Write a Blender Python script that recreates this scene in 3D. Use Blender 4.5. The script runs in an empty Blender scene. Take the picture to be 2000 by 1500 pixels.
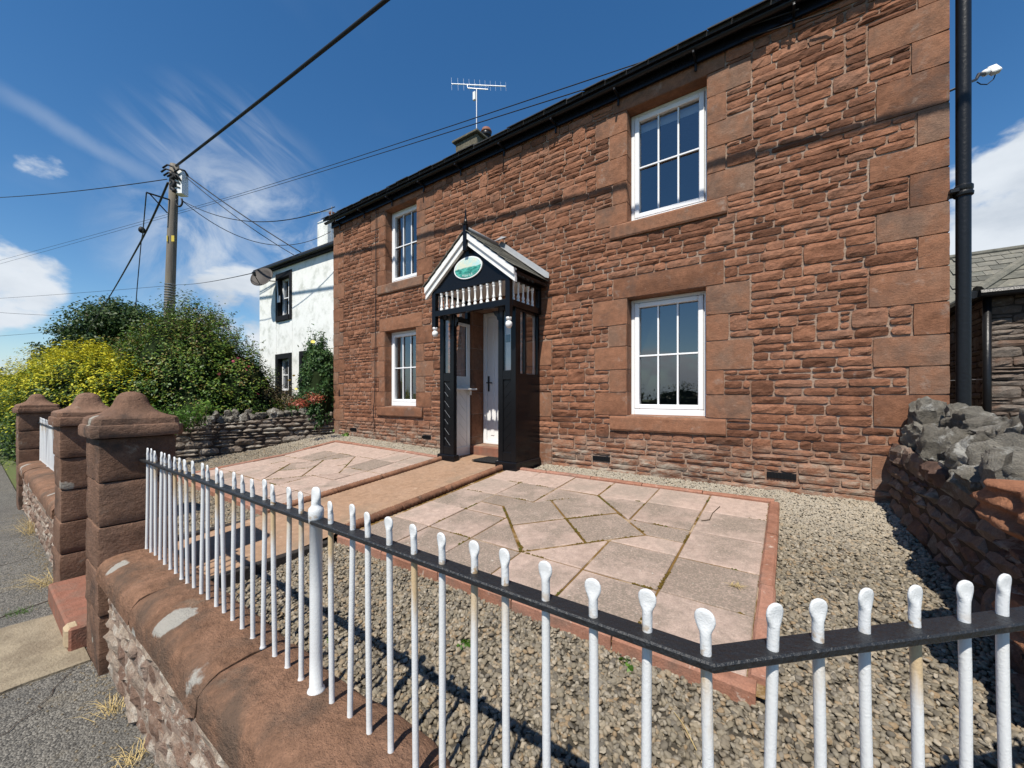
import bpy, bmesh, math, random
import numpy as np
from mathutils import Vector, Matrix, noise

sc = bpy.context.scene
C = sc.collection
PI = math.pi
rad = math.radians

# ---------------------------------------------------------------- camera
F_PX, CAMZ = 761.0, 0.95
YAW = math.atan2(.579, .815)
cam_data = bpy.data.cameras.new('camera')
cam_data.sensor_width = 36.0
cam_data.lens = 36.0 * F_PX / 2000.0
cam_data.shift_y = 23.0 / 2000.0
cam_data.clip_start = 0.02
cam_data.clip_end = 3000.0
cam = bpy.data.objects.new('camera', cam_data)
cam.location = (0, 0, CAMZ)
cam.rotation_euler = (rad(90), 0, YAW)
C.objects.link(cam)
sc.camera = cam

# ---------------------------------------------------------------- sun and sky
SUN_EL, SUN_AZ = rad(57), rad(13)          # azimuth measured from -Y towards +X
S = Vector((math.sin(SUN_AZ) * math.cos(SUN_EL), -math.cos(SUN_AZ) * math.cos(SUN_EL), math.sin(SUN_EL)))
sun_data = bpy.data.lights.new('sun', 'SUN')
sun_data.energy = 5.0
sun_data.angle = rad(0.53)
sun_data.color = (1.0, 0.94, 0.84)
sun = bpy.data.objects.new('sun', sun_data)
sun.rotation_euler = S.to_track_quat('Z', 'Y').to_euler()
sun.location = S * 40
C.objects.link(sun)

sc.view_settings.view_transform = 'Standard'
sc.view_settings.look = 'None'
sc.view_settings.exposure = 0.40
sc.view_settings.gamma = 1.0
sc.view_settings.use_curve_mapping = False
sc.cycles.max_bounces = 6
sc.cycles.diffuse_bounces = 3
sc.cycles.glossy_bounces = 3
sc.cycles.transparent_max_bounces = 16
sc.cycles.caustics_reflective = False
sc.cycles.caustics_refractive = False


# ---------------------------------------------------------------- node helper
def nd(nt, typ, ins=None, out=None, **props):
    n = nt.nodes.new(typ)
    for k, v in props.items():
        setattr(n, k, v)
    for k, v in (ins or {}).items():
        sk = n.inputs[k]
        if isinstance(v, bpy.types.NodeSocket):
            nt.links.new(v, sk)
        else:
            sk.default_value = v
    return n if out is None else n.outputs[out]


def col4(c):
    return (c[0], c[1], c[2], 1.0)


def mixc(nt, fac, a, b, blend='MIX'):
    n = nt.nodes.new('ShaderNodeMix')
    n.data_type = 'RGBA'
    n.blend_type = blend
    for i, v in ((0, fac), (6, a), (7, b)):
        if isinstance(v, bpy.types.NodeSocket):
            nt.links.new(v, n.inputs[i])
        else:
            n.inputs[i].default_value = v if i == 0 else col4(v)
    return n.outputs[2]


def mth(nt, op, a, b=0.0, c=0.0, clamp=False):
    n = nt.nodes.new('ShaderNodeMath')
    n.operation = op
    n.use_clamp = clamp
    for i, v in enumerate((a, b, c)):
        if isinstance(v, bpy.types.NodeSocket):
            nt.links.new(v, n.inputs[i])
        else:
            n.inputs[i].default_value = v
    return n.outputs[0]


def mrange(nt, v, a, b, c=0.0, d=1.0, smooth=True):
    n = nt.nodes.new('ShaderNodeMapRange')
    n.interpolation_type = 'SMOOTHSTEP' if smooth else 'LINEAR'
    n.clamp = True
    nt.links.new(v, n.inputs[0])
    for i, x in enumerate((a, b, c, d)):
        n.inputs[i + 1].default_value = x
    return n.outputs[0]


def tnoise(nt, vec, scale, detail=4.0, rough=.55, dist=0.0, out='Fac'):
    return nd(nt, 'ShaderNodeTexNoise', {'Vector': vec, 'Scale': scale, 'Detail': detail, 'Roughness': rough, 'Distortion': dist}, out)


def vmul(nt, v, s):
    return nd(nt, 'ShaderNodeVectorMath', {0: v, 1: s}, 0, operation='MULTIPLY')


def vadd(nt, v, s):
    return nd(nt, 'ShaderNodeVectorMath', {0: v, 1: s}, 0, operation='ADD')


# ---------------------------------------------------------------- world
def build_world():
    w = bpy.data.worlds.new('World')
    sc.world = w
    w.use_nodes = True
    nt = w.node_tree
    nt.nodes.clear()
    sky = nd(nt, 'ShaderNodeTexSky', sky_type='NISHITA')
    sky.sun_disc = False
    sky.sun_elevation = SUN_EL
    sky.sun_rotation = PI - SUN_AZ
    sky.altitude = 100
    sky.air_density = 1.0
    sky.dust_density = 0.2
    sky.ozone_density = 2.0
    d = nd(nt, 'ShaderNodeTexCoord', out='Generated')
    sep = nd(nt, 'ShaderNodeSeparateXYZ', {0: d})
    z = sep.outputs[2]
    zz = mth(nt, 'ADD', mth(nt, 'MAXIMUM', z, 0.0), 0.10)
    pl = nd(nt, 'ShaderNodeCombineXYZ', {0: mth(nt, 'DIVIDE', sep.outputs[0], zz), 1: mth(nt, 'DIVIDE', sep.outputs[1], zz), 2: 0.0}, 0)

    def blob(px, py, ang, soft):
        # a patch of sky round a direction (given as a pixel of the photograph, turned into a compass direction)
        u, v = (px - 1000) / F_PX, (773 - py) / F_PX
        cx, sx = math.cos(YAW), math.sin(YAW)
        dv = Vector((cx * u - sx, sx * u + cx, v)).normalized()
        dot = nd(nt, 'ShaderNodeVectorMath', {0: d, 1: dv}, 'Value', operation='DOT_PRODUCT')
        return mrange(nt, dot, math.cos(rad(ang + soft)), math.cos(rad(max(ang - soft, 0))))

    def px_dir(px, py):
        u, v = (px - 1000) / F_PX, (773 - py) / F_PX
        cx, sx = math.cos(YAW), math.sin(YAW)
        return Vector((cx * u - sx, sx * u + cx, v)).normalized()

    def dot(v):
        return nd(nt, 'ShaderNodeVectorMath', {0: d, 1: v}, 'Value', operation='DOT_PRODUCT')

    # high cirrus: a fan of fine streaks and a thin veil below it
    f0 = px_dir(430, 400)
    r0 = f0.cross(Vector((0, 0, 1))).normalized()
    u0 = r0.cross(f0)
    ang = rad(-38)
    al, ac = r0 * math.cos(ang) + u0 * math.sin(ang), -r0 * math.sin(ang) + u0 * math.cos(ang)
    A, B = dot(al), dot(ac)
    fan = mth(nt, 'DIVIDE', B, mth(nt, 'ADD', A, .75))
    uv = nd(nt, 'ShaderNodeCombineXYZ', {0: mth(nt, 'MULTIPLY', A, 5.0), 1: mth(nt, 'MULTIPLY', fan, 22.0), 2: 0.0}, 0)
    ci = tnoise(nt, uv, .8, 4, .52, .8)
    soft = tnoise(nt, d, 7.0, 5, .55, .4)
    cirrus = mth(nt, 'MULTIPLY', mrange(nt, ci, .36, .74), blob(450, 390, 4.5, 7.5))
    cirrus = mth(nt, 'MULTIPLY', cirrus, mrange(nt, soft, .30, .62, .12, .38))
    veil = mth(nt, 'MULTIPLY', blob(470, 500, 6.5, 7.0), mrange(nt, tnoise(nt, vadd(nt, d, (2, 0, 0)), 8.0, 7, .62, .5), .36, .66, 0, .72))
    cirrus = mth(nt, 'MAXIMUM', cirrus, veil)
    p1, p2 = px_dir(50, 214), px_dir(262, 330)
    band = mth(nt, 'ABSOLUTE', mth(nt, 'ADD', dot(p1.cross(p2).normalized()), mth(nt, 'MULTIPLY', mth(nt, 'SUBTRACT', soft, .5), .05)))
    streak = mth(nt, 'MULTIPLY', mrange(nt, band, .022, .0), blob(175, 282, 3.4, 4.2))
    cirrus = mth(nt, 'MAXIMUM', cirrus, mth(nt, 'MULTIPLY', streak, .18))
    thin = mth(nt, 'MULTIPLY', mrange(nt, tnoise(nt, pl, 1.1, 4, .55, .3), .60, .85), .10)
    cirrus = mth(nt, 'MAXIMUM', cirrus, thin)
    # low cumulus banks near the horizon, all round
    dd = vmul(nt, d, (1, 1, 1.9))
    cu = tnoise(nt, vadd(nt, dd, (1.7, .4, 2.2)), 3.6, 8, .56, .15)
    low = mrange(nt, z, .0, .20, .55, .0)
    spots = mth(nt, 'MAXIMUM', blob(0, 555, 3.0, 3.2), blob(1990, 420, 5.5, 4))
    spots = mth(nt, 'MAXIMUM', spots, mth(nt, 'MULTIPLY', blob(470, 640, 5, 4), .8))
    spots = mth(nt, 'MAXIMUM', spots, mth(nt, 'MULTIPLY', blob(75, 318, .9, 1.7), .47))
    cov = mth(nt, 'MAXIMUM', low, spots)
    thr = mth(nt, 'SUBTRACT', cu, mth(nt, 'MULTIPLY_ADD', cov, -.30, .66))
    cumulus = mth(nt, 'MULTIPLY', mrange(nt, thr, .0, .10), mrange(nt, cov, .08, .34))
    cloud = mth(nt, 'MAXIMUM', cirrus, cumulus, clamp=True)
    shade = mrange(nt, tnoise(nt, vadd(nt, dd, (1.7, .4, 2.34)), 3.6, 8, .56, .15), .42, .72)
    ccol = mixc(nt, shade, (6.9, 7.4, 8.0), (4.6, 5.2, 6.0))
    deep = nd(nt, 'ShaderNodeHueSaturation', {'Saturation': 1.30, 'Value': 1.16, 'Color': sky.outputs[0]}, 0)
    deep = mixc(nt, mrange(nt, z, .10, .0, 0, .85), deep, (4.2, 5.6, 7.0))
    out = mixc(nt, cloud, deep, ccol)
    bg = nd(nt, 'ShaderNodeBackground', {'Color': out, 'Strength': 0.086})
    wo = nd(nt, 'ShaderNodeOutputWorld')
    nt.links.new(bg.outputs[0], wo.inputs[0])


build_world()


# ---------------------------------------------------------------- materials
def new_mat(name):
    m = bpy.data.materials.new(name)
    m.use_nodes = True
    nt = m.node_tree
    nt.nodes.clear()
    o = nd(nt, 'ShaderNodeOutputMaterial')
    b = nd(nt, 'ShaderNodeBsdfPrincipled')
    nt.links.new(b.outputs[0], o.inputs[0])
    return m, nt, b


def pos(nt):
    return nd(nt, 'ShaderNodeNewGeometry', out='Position')


def rnd(nt):
    """a random number for each object and each separate piece of a joined mesh"""
    a = nd(nt, 'ShaderNodeNewGeometry', out='Random Per Island')
    b = nd(nt, 'ShaderNodeObjectInfo', out='Random')
    return mth(nt, 'FRACT', mth(nt, 'MULTIPLY_ADD', b, 7.31, a))


def bump(nt, b, h, strength, dist):
    n = nd(nt, 'ShaderNodeBump', {'Height': h, 'Strength': strength, 'Distance': dist})
    nt.links.new(n.outputs[0], b.inputs['Normal'])


def plain(name, c, rough=.6, spec=.5, var=.0, bmp=0.0, bscale=60, dirt=None, dscale=4, metal=0.0, dlo=.5, dhi=.75, damt=.7):
    m, nt, b = new_mat(name)
    p = pos(nt)
    cc = None
    if var or dirt:
        f = tnoise(nt, p, dscale * 1.7, 5, .6)
        k = mth(nt, 'MULTIPLY_ADD', f, var * 2, 1 - var)
        cc = nd(nt, 'ShaderNodeVectorMath', {0: (c[0], c[1], c[2]), 1: k}, 0, operation='SCALE') if False else None
        n = nt.nodes.new('ShaderNodeVectorMath')
        n.operation = 'SCALE'
        n.inputs[0].default_value = c
        nt.links.new(k, n.inputs['Scale'])
        cc = n.outputs[0]
        if dirt:
            g = mrange(nt, tnoise(nt, p, dscale, 6, .65), dlo, dhi, 0, damt)
            cc = mixc(nt, g, cc, dirt)
        nt.links.new(cc, b.inputs['Base Color'])
    else:
        b.inputs['Base Color'].default_value = col4(c)
    b.inputs['Roughness'].default_value = rough
    b.inputs['Specular IOR Level'].default_value = spec
    b.inputs['Metallic'].default_value = metal
    if bmp:
        bump(nt, b, tnoise(nt, p, bscale, 5, .6), bmp, .01)
    return m


def stone_mat(name, cols, var=.5, fine=38, bmp=.7, bdist=.012, lichen=None, lich_amt=.5, lich_scale=3.0, lich_hi=.72, lich_lo=.56,
              dark=None, dark_amt=.55, dark_scale=2.2, dark_lo=.5, dark_hi=.72, strata=True, spots=None, spot_scale=5, spot_r=.16, base_lichen=None, base_z=.5, crust=False, mottle=.26, grain=.45):
    m, nt, b = new_mat(name)
    p = pos(nt)
    r = rnd(nt)
    ramp = nt.nodes.new('ShaderNodeValToRGB')
    el = ramp.color_ramp.elements
    while len(el) < len(cols):
        el.new(.5)
    for i, c in enumerate(cols):
        el[i].position = i / (len(cols) - 1)
        el[i].color = col4(c)
    n1 = tnoise(nt, p, 5, 5, .6)
    f = mth(nt, 'MULTIPLY_ADD', r, var, mth(nt, 'MULTIPLY', mth(nt, 'SUBTRACT', n1, .5), 1.3))
    f = mth(nt, 'ADD', f, (1 - var) * .5, clamp=True)
    nt.links.new(f, ramp.inputs[0])
    c = ramp.outputs[0]
    ng = tnoise(nt, p, 130, 3, .7)
    c = mixc(nt, 1.0, c, nd(nt, 'ShaderNodeCombineColor', {0: mrange(nt, ng, .2, .8, .72, 1.28, False), 1: mrange(nt, ng, .2, .8, .72, 1.28, False), 2: mrange(nt, ng, .2, .8, .74, 1.24, False)}, 0), 'MULTIPLY')
    nm = tnoise(nt, vadd(nt, p, (11, 5, 2)), 19, 6, .68, .2)
    k_ = mrange(nt, nm, .25, .75, 1 - mottle, 1 + mottle, False)
    c = mixc(nt, 1.0, c, nd(nt, 'ShaderNodeCombineColor', {0: k_, 1: k_, 2: k_}, 0), 'MULTIPLY')
    if dark and crust:
        gen = nd(nt, 'ShaderNodeSeparateXYZ', {0: nd(nt, 'ShaderNodeTexCoord', out='Generated')})
        ob = nd(nt, 'ShaderNodeObjectInfo', out='Random')
        off = nd(nt, 'ShaderNodeCombineXYZ', {0: mth(nt, 'MULTIPLY', ob, 37.0), 1: mth(nt, 'MULTIPLY', ob, 91.0), 2: 0.0}, 0)
        q = nd(nt, 'ShaderNodeVectorMath', {0: p, 1: off}, 0, operation='ADD')
        e = None
        for k in (0, 1):
            t = mth(nt, 'MULTIPLY', mth(nt, 'ABSOLUTE', mth(nt, 'SUBTRACT', gen.outputs[k], .5)), 2.0)
            e = t if e is None else mth(nt, 'MAXIMUM', e, t)
        big = mth(nt, 'ADD', tnoise(nt, q, dark_scale, 5, .6, .3), mth(nt, 'ADD', mth(nt, 'MULTIPLY', mth(nt, 'POWER', e, 3.0), -.09), mth(nt, 'MULTIPLY_ADD', ob, .26, -.16)))
        g = mrange(nt, big, dark_lo, dark_hi)
        sp = mrange(nt, tnoise(nt, p, 75, 4, .75), .34, .60, .25, 1.0)
        g = mth(nt, 'MULTIPLY', mth(nt, 'MULTIPLY', g, sp), dark_amt)
        c = mixc(nt, g, c, dark)
    elif dark:
        g = mrange(nt, tnoise(nt, p, dark_scale, 6, .66, .4), dark_lo, dark_hi, 0, dark_amt)
        c = mixc(nt, g, c, dark)
    if lichen:
        g = mrange(nt, tnoise(nt, vadd(nt, p, (7, 3, 1)), lich_scale, 7, .7, .3), lich_lo, lich_hi, 0, lich_amt)
        c = mixc(nt, g, c, lichen)
    if base_lichen:
        zz = nd(nt, 'ShaderNodeSeparateXYZ', {0: p}).outputs[2]
        k = mrange(nt, zz, base_z, base_z - .42)
        g = mth(nt, 'MULTIPLY', k, mrange(nt, tnoise(nt, vmul(nt, p, (1, 1, 2.5)), 4.5, 7, .7), .40, .66, 0, .8))
        c = mixc(nt, g, c, base_lichen)
    if spots:
        wob = nd(nt, 'ShaderNodeVectorMath', {0: p, 1: vmul(nt, tnoise(nt, p, 14, 4, .6, out='Color'), (.06, .06, .06))}, 0, operation='ADD')
        v = nd(nt, 'ShaderNodeTexVoronoi', {'Vector': wob, 'Scale': spot_scale, 'Randomness': 1.0})
        sel = nd(nt, 'ShaderNodeSeparateColor', {0: v.outputs['Color']})
        lim = mth(nt, 'MULTIPLY', mrange(nt, sel.outputs[0], .35, 1.0, -.1, 1, False), spot_r * 2)
        g = mrange(nt, mth(nt, 'SUBTRACT', v.outputs['Distance'], lim), 0.02, -.03, 0, .85)
        c = mixc(nt, g, c, spots)
    nt.links.new(c, b.inputs['Base Color'])
    b.inputs['Roughness'].default_value = .92
    b.inputs['Specular IOR Level'].default_value = .2
    h1 = tnoise(nt, p, fine, 8, .68)
    if strata:
        h2 = tnoise(nt, vmul(nt, p, (1, 1, 1.9)), fine * .55, 6, .65, .3)
        h1 = mth(nt, 'ADD', h1, h2)
    h1 = mth(nt, 'ADD', h1, mth(nt, 'MULTIPLY', tnoise(nt, p, 170, 3, .7), grain))
    bump(nt, b, h1, bmp, bdist)
    return m


M = {}
RED = [(.124, .055, .032), (.187, .083, .048), (.240, .108, .062), (.292, .138, .083), (.214, .110, .071)]
M['rock'] = stone_mat('rock_faced_sandstone', RED, .95, 40, .75, .010, dark=(.105, .055, .037), dark_amt=.5, dark_scale=3.2,
                      lichen=(.46, .40, .36), lich_amt=.35, lich_hi=.78, lich_lo=.62, lich_scale=9, base_lichen=(.36, .33, .27), base_z=.55)
M['dressed'] = stone_mat('dressed_sandstone', [(.150, .070, .041), (.208, .097, .056), (.248, .118, .069), (.220, .112, .069), (.200, .120, .083)], .9, 60, .6, .007, dark=(.098, .066, .052),
                         dark_amt=.75, dark_scale=2.6, lichen=(.33, .27, .225), lich_amt=.5, lich_scale=6, base_lichen=(.36, .34, .29), base_z=.4)
M['mortar'] = plain('lime_mortar', (.33, .245, .19), .95, .1, .35, .8, 60, (.215, .125, .085), 2.6, dlo=.38, dhi=.6, damt=.85)
M['coping'] = stone_mat('weathered_coping_sandstone', [(.145, .080, .050), (.200, .110, .068), (.245, .136, .086), (.185, .110, .076)], .35, 34, 1.0, .018, dark=(.090, .070, .054), dark_amt=.7, dark_lo=.44, dark_hi=.70,
                        dark_scale=3.4, lichen=(.20, .17, .13), lich_amt=.6, lich_scale=3.4, spots=(.40, .39, .35), spot_scale=4.2, spot_r=.19, mottle=.4)
M['pier'] = stone_mat('pier_sandstone', [(.115, .066, .044), (.165, .095, .064), (.210, .125, .086), (.155, .098, .072)], .45, 46, .9, .012, dark=(.058, .044, .036), dark_amt=.85,
                      dark_scale=2.8, lichen=(.36, .33, .27), lich_amt=.55, lich_scale=4.5, lich_lo=.60, lich_hi=.72, spots=(.36, .34, .29), spot_scale=4.6, spot_r=.13)
M['rubble'] = stone_mat('limewashed_rubble', [(.14, .085, .062), (.21, .135, .10), (.33, .27, .215), (.25, .165, .13)], .7, 40, 1.0, .016, dark=(.09, .055, .04), dark_amt=.5,
                        dark_scale=5, lichen=(.52, .47, .40), lich_amt=.8, lich_scale=6, lich_lo=.50, lich_hi=.62)
M['rubmort'] = plain('rough_mortar', (.25, .185, .145), .95, .1, .4, .9, 36, (.38, .33, .275), 5)
M['wallstone'] = stone_mat('field_wall_stone', [(.10, .060, .046), (.16, .095, .072), (.20, .145, .115), (.15, .125, .105)], .8, 30, 1.0, .018, dark=(.05, .036, .03), dark_amt=.6,
                           lichen=(.36, .34, .30), lich_amt=.7, lich_scale=5, lich_lo=.54, lich_hi=.68)
M['wallgrey'] = stone_mat('grey_field_wall_stone', [(.12, .095, .078), (.18, .145, .118), (.235, .20, .168), (.19, .168, .142)], .8, 30, 1.0, .016, dark=(.07, .055, .045), dark_amt=.5,
                          lichen=(.40, .38, .33), lich_amt=.7, lich_scale=5, lich_lo=.50, lich_hi=.66)
M['wallgap'] = plain('wall_joint_earth', (.055, .042, .034), .95, .05, .3, .8, 30)
M['boulder'] = stone_mat('grey_limestone_boulder', [(.115, .105, .087), (.175, .160, .134), (.24, .222, .190), (.165, .145, .115)], .6, 26, 1.0, .035, dark=(.06, .054, .045), dark_amt=.8,
                         dark_scale=7, lichen=(.50, .49, .45), lich_amt=.8, lich_scale=6, lich_lo=.53, lich_hi=.66, strata=False)
M['slabred'] = stone_mat('orange_sandstone_slab', [(.23, .10, .055), (.30, .14, .078), (.33, .16, .09)], .5, 30, .8, .012, dark=(.13, .075, .05))
M['stepred'] = plain('painted_red_step', (.245, .110, .075), .9, .15, .4, .9, 70, (.19, .12, .09), 7, dlo=.42, dhi=.66)
M['stepraw'] = plain('bare_step_stone', (.40, .31, .20), .9, .2, .3, .7, 40)
M['white'] = plain('white_upvc', (.80, .81, .82), .28, .5)
M['whitepaint'] = plain('white_gloss_paint', (.78, .77, .74), .42, .45, .05, .25, 25, (.50, .45, .38), 6, dlo=.62, dhi=.85, damt=.5)
M['blackpaint'] = plain('black_gloss_paint', (.007, .0072, .0085), .22, .22, .2, .12, 14)
M['blackmatte'] = plain('matt_black_masonry_paint', (.010, .010, .011), .7, .15, .2, .3, 40)
M['blackrail'] = plain('black_rail_paint', (.013, .014, .016), .40, .5, .3, .6, 90, (.06, .045, .035), 7, dlo=.56, dhi=.7, damt=.5)
M['blackiron'] = plain('black_cast_iron', (.009, .0095, .011), .35, .3, .2, .3, 40)
M['blackplastic'] = plain('black_plastic', (.016, .016, .017), .5, .4)
M['cable'] = plain('black_cable_sheath', (.012, .012, .013), .6, .3)
M['slate'] = stone_mat('roof_slate', [(.085, .085, .074), (.13, .128, .110), (.17, .162, .138), (.12, .122, .105)], .8, 40, .6, .006, lichen=(.33, .31, .22), lich_amt=.5, lich_scale=7)
M['darkslate'] = stone_mat('dark_eave_slate', [(.025, .026, .03), (.045, .046, .05), (.06, .06, .062)], .8, 40, .5, .006)
M['lead'] = plain('lead_flashing', (.30, .31, .32), .55, .4, .2, .3, 20, (.20, .205, .21), 6, metal=.2)
M['render'] = plain('white_render', (.76, .77, .74), .9, .2, .08, .7, 40, (.40, .42, .37), 3.4, dlo=.46, dhi=.70, damt=.62)
M['greymetal'] = plain('galvanised_metal', (.42, .43, .44), .4, .5, metal=.7)
M['alu'] = plain('aluminium_tube', (.68, .69, .70), .35, .5, metal=.8)
M['dish'] = plain('weathered_dish_metal', (.038, .031, .027), .6, .3, .2, .3, 30, (.07, .05, .04), 6)
M['whiteplastic'] = plain('white_plastic', (.78, .79, .78), .4, .5)
M['wood'] = None
M['curtain'] = plain('pale_curtain', (.55, .53, .50), .9, .1)
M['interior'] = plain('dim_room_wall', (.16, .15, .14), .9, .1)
M['doorpanel'] = plain('white_door_skin', (.80, .80, .80), .30, .5)
M['chrome'] = plain('dark_handle_metal', (.035, .03, .025), .35, .5, metal=.6)
M['mat'] = plain('rubber_mat', (.018, .018, .018), .85, .2, .2, .9, 160)
M['terracotta'] = stone_mat('terracotta_edging', [(.21, .100, .066), (.28, .135, .090), (.31, .160, .115), (.26, .150, .115)], .7, 70, .6, .007, dark=(.15, .105, .08), dark_amt=.7, dark_scale=5,
                            lichen=(.52, .45, .38), lich_amt=.6, lich_scale=16, lich_lo=.6, lich_hi=.68, strata=False)
M['rope'] = stone_mat('rope_edging_clay', [(.12, .060, .038), (.20, .10, .06), (.26, .14, .09)], .6, 90, .5, .004, dark=(.05, .035, .026), dark_amt=.7, dark_scale=9,
                      lichen=(.50, .40, .32), lich_amt=.6, lich_scale=30, lich_lo=.62, lich_hi=.7, strata=False)
M['slab'] = stone_mat('pink_concrete_slab', [(.29, .215, .178), (.345, .258, .215), (.375, .285, .240), (.31, .240, .20)], .6, 120, .6, .005, dark=(.140, .122, .094), dark_amt=.78,
                      dark_scale=2.6, lichen=(.56, .52, .45), lich_amt=.7, lich_scale=30, lich_lo=.64, lich_hi=.69, dark_lo=.24, dark_hi=.52, strata=False, crust=True)
M['slabclean'] = stone_mat('clean_pink_concrete_slab', [(.34, .255, .212), (.385, .290, .243), (.365, .280, .236)], .5, 120, .4, .004, dark=(.22, .190, .155), dark_amt=.75, dark_lo=.36, dark_hi=.66, crust=True,
                           dark_scale=2.8, lichen=(.58, .52, .45), lich_amt=.4, lich_scale=30, lich_lo=.66, lich_hi=.72, strata=False)
M['bed'] = plain('mossy_joint_sand', (.36, .27, .18), .95, .1, .4, 1.0, 90, (.155, .088, .022), 4, dlo=.36, dhi=.50, damt=.95)
M['path'] = stone_mat('orange_concrete_path', [(.255, .160, .102), (.305, .195, .128), (.345, .232, .162)], .2, 90, .6, .006, dark=(.215, .160, .112), dark_amt=.75, dark_scale=2.0,
                      lichen=(.56, .42, .31), lich_amt=.5, lich_scale=9, lich_lo=.6, lich_hi=.7, strata=False)
M['timber'] = plain('tarred_timber', (.030, .026, .023), .7, .3, .3, .6, 60)
M['concrete'] = plain('concrete_patch', (.27, .225, .160), .95, .15, .45, 1.0, 75, (.17, .135, .095), 5, dlo=.45, dhi=.62)
M['yellow'] = plain('yellow_sign_plate', (.55, .42, .06), .5, .4)
M['bluepaint'] = plain('blue_car_paint', (.018, .05, .16), .25, .5)
M['tyre'] = plain('tyre_rubber', (.02, .02, .02), .8, .2)
M['terrapot'] = plain('chimney_pot_clay', (.20, .085, .055), .7, .3, .2)
M['chimney'] = stone_mat('weathered_chimney_render', [(.09, .082, .060), (.14, .125, .092), (.18, .16, .12)], .3, 26, 1.0, .02, dark=(.05, .045, .033), dark_amt=.7, dark_scale=4,
                         lichen=(.26, .245, .16), lich_amt=.6, lich_scale=8, strata=False)


def asphalt_mat():
    m, nt, b = new_mat('worn_asphalt')
    p = pos(nt)
    v = nd(nt, 'ShaderNodeTexVoronoi', {'Vector': p, 'Scale': 110.0})
    sepc = nd(nt, 'ShaderNodeSeparateColor', {0: v.outputs['Color']})
    c = mixc(nt, mrange(nt, sepc.outputs[0], .1, .95, 0, 1, False), (.055, .052, .046), (.215, .200, .172))
    c = mixc(nt, mrange(nt, tnoise(nt, p, 1.6, 6, .65), .42, .68, 0, .55), c, (.085, .080, .072))
    c = mixc(nt, mrange(nt, tnoise(nt, vadd(nt, p, (3, 3, 0)), 3.5, 6, .7), .55, .72, 0, .6), c, (.17, .145, .105))
    nt.links.new(c, b.inputs['Base Color'])
    b.inputs['Roughness'].default_value = .9
    h = mth(nt, 'ADD', mth(nt, 'MULTIPLY', v.outputs['Distance'], -1.2), mth(nt, 'MULTIPLY', tnoise(nt, p, 60, 4, .6), .8))
    bump(nt, b, h, .9, .008)
    return m


def bar_mat():
    m, nt, b = new_mat('chipped_white_paint')
    p = pos(nt)
    r = rnd(nt)
    z = nd(nt, 'ShaderNodeSeparateXYZ', {0: p}).outputs[2]
    # rust runs down the bar below the rail
    k = mrange(nt, z, .25, .53)
    k = mth(nt, 'MULTIPLY', k, mrange(nt, z, .56, .53))
    k = mth(nt, 'MULTIPLY', k, mrange(nt, r, .35, 1.0, .0, 1.0, False))
    g = mrange(nt, mth(nt, 'MULTIPLY_ADD', tnoise(nt, vmul(nt, p, (60, 60, 9)), 1.0, 4, .6), .8, k), .72, 1.25, 0, .8)
    c = mixc(nt, g, (.64, .65, .65), (.50, .33, .13))
    sp = mrange(nt, tnoise(nt, vmul(nt, p, (1, 1, .7)), 38, 3, .6), .73, .80, 0, .8)
    c = mixc(nt, sp, c, (.45, .26, .10))
    foot = mth(nt, 'MULTIPLY', mrange(nt, mth(nt, 'ABSOLUTE', mth(nt, 'SUBTRACT', z, .545)), .022, .008), mrange(nt, r, .3, .9, .2, .9, False))
    c = mixc(nt, mth(nt, 'MULTIPLY', foot, mrange(nt, tnoise(nt, p, 70, 2, .5), .45, .6)), c, (.36, .22, .08))
    nt.links.new(c, b.inputs['Base Color'])
    b.inputs['Roughness'].default_value = .45
    h = mth(nt, 'ADD', tnoise(nt, p, 110, 4, .6), tnoise(nt, p, 320, 2, .5))
    bump(nt, b, h, .26, .0032)
    return m


def glass_mat(name, fac=.17, tint=(.9, .93, .95)):
    m, nt, b = new_mat(name)
    nt.nodes.remove(b)
    o = [n for n in nt.nodes if n.type == 'OUTPUT_MATERIAL'][0]
    t = nd(nt, 'ShaderNodeBsdfTransparent', {'Color': col4(tint)})
    g = nd(nt, 'ShaderNodeBsdfGlossy', {'Color': (1, 1, 1, 1), 'Roughness': .0})
    fr = nd(nt, 'ShaderNodeFresnel', {'IOR': 1.5}, 0)
    f = mth(nt, 'MULTIPLY_ADD', fr, 1.6, fac - .06, clamp=True)
    mx = nd(nt, 'ShaderNodeMixShader', {0: f, 1: t.outputs[0], 2: g.outputs[0]})
    nt.links.new(mx.outputs[0], o.inputs[0])
    return m


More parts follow.
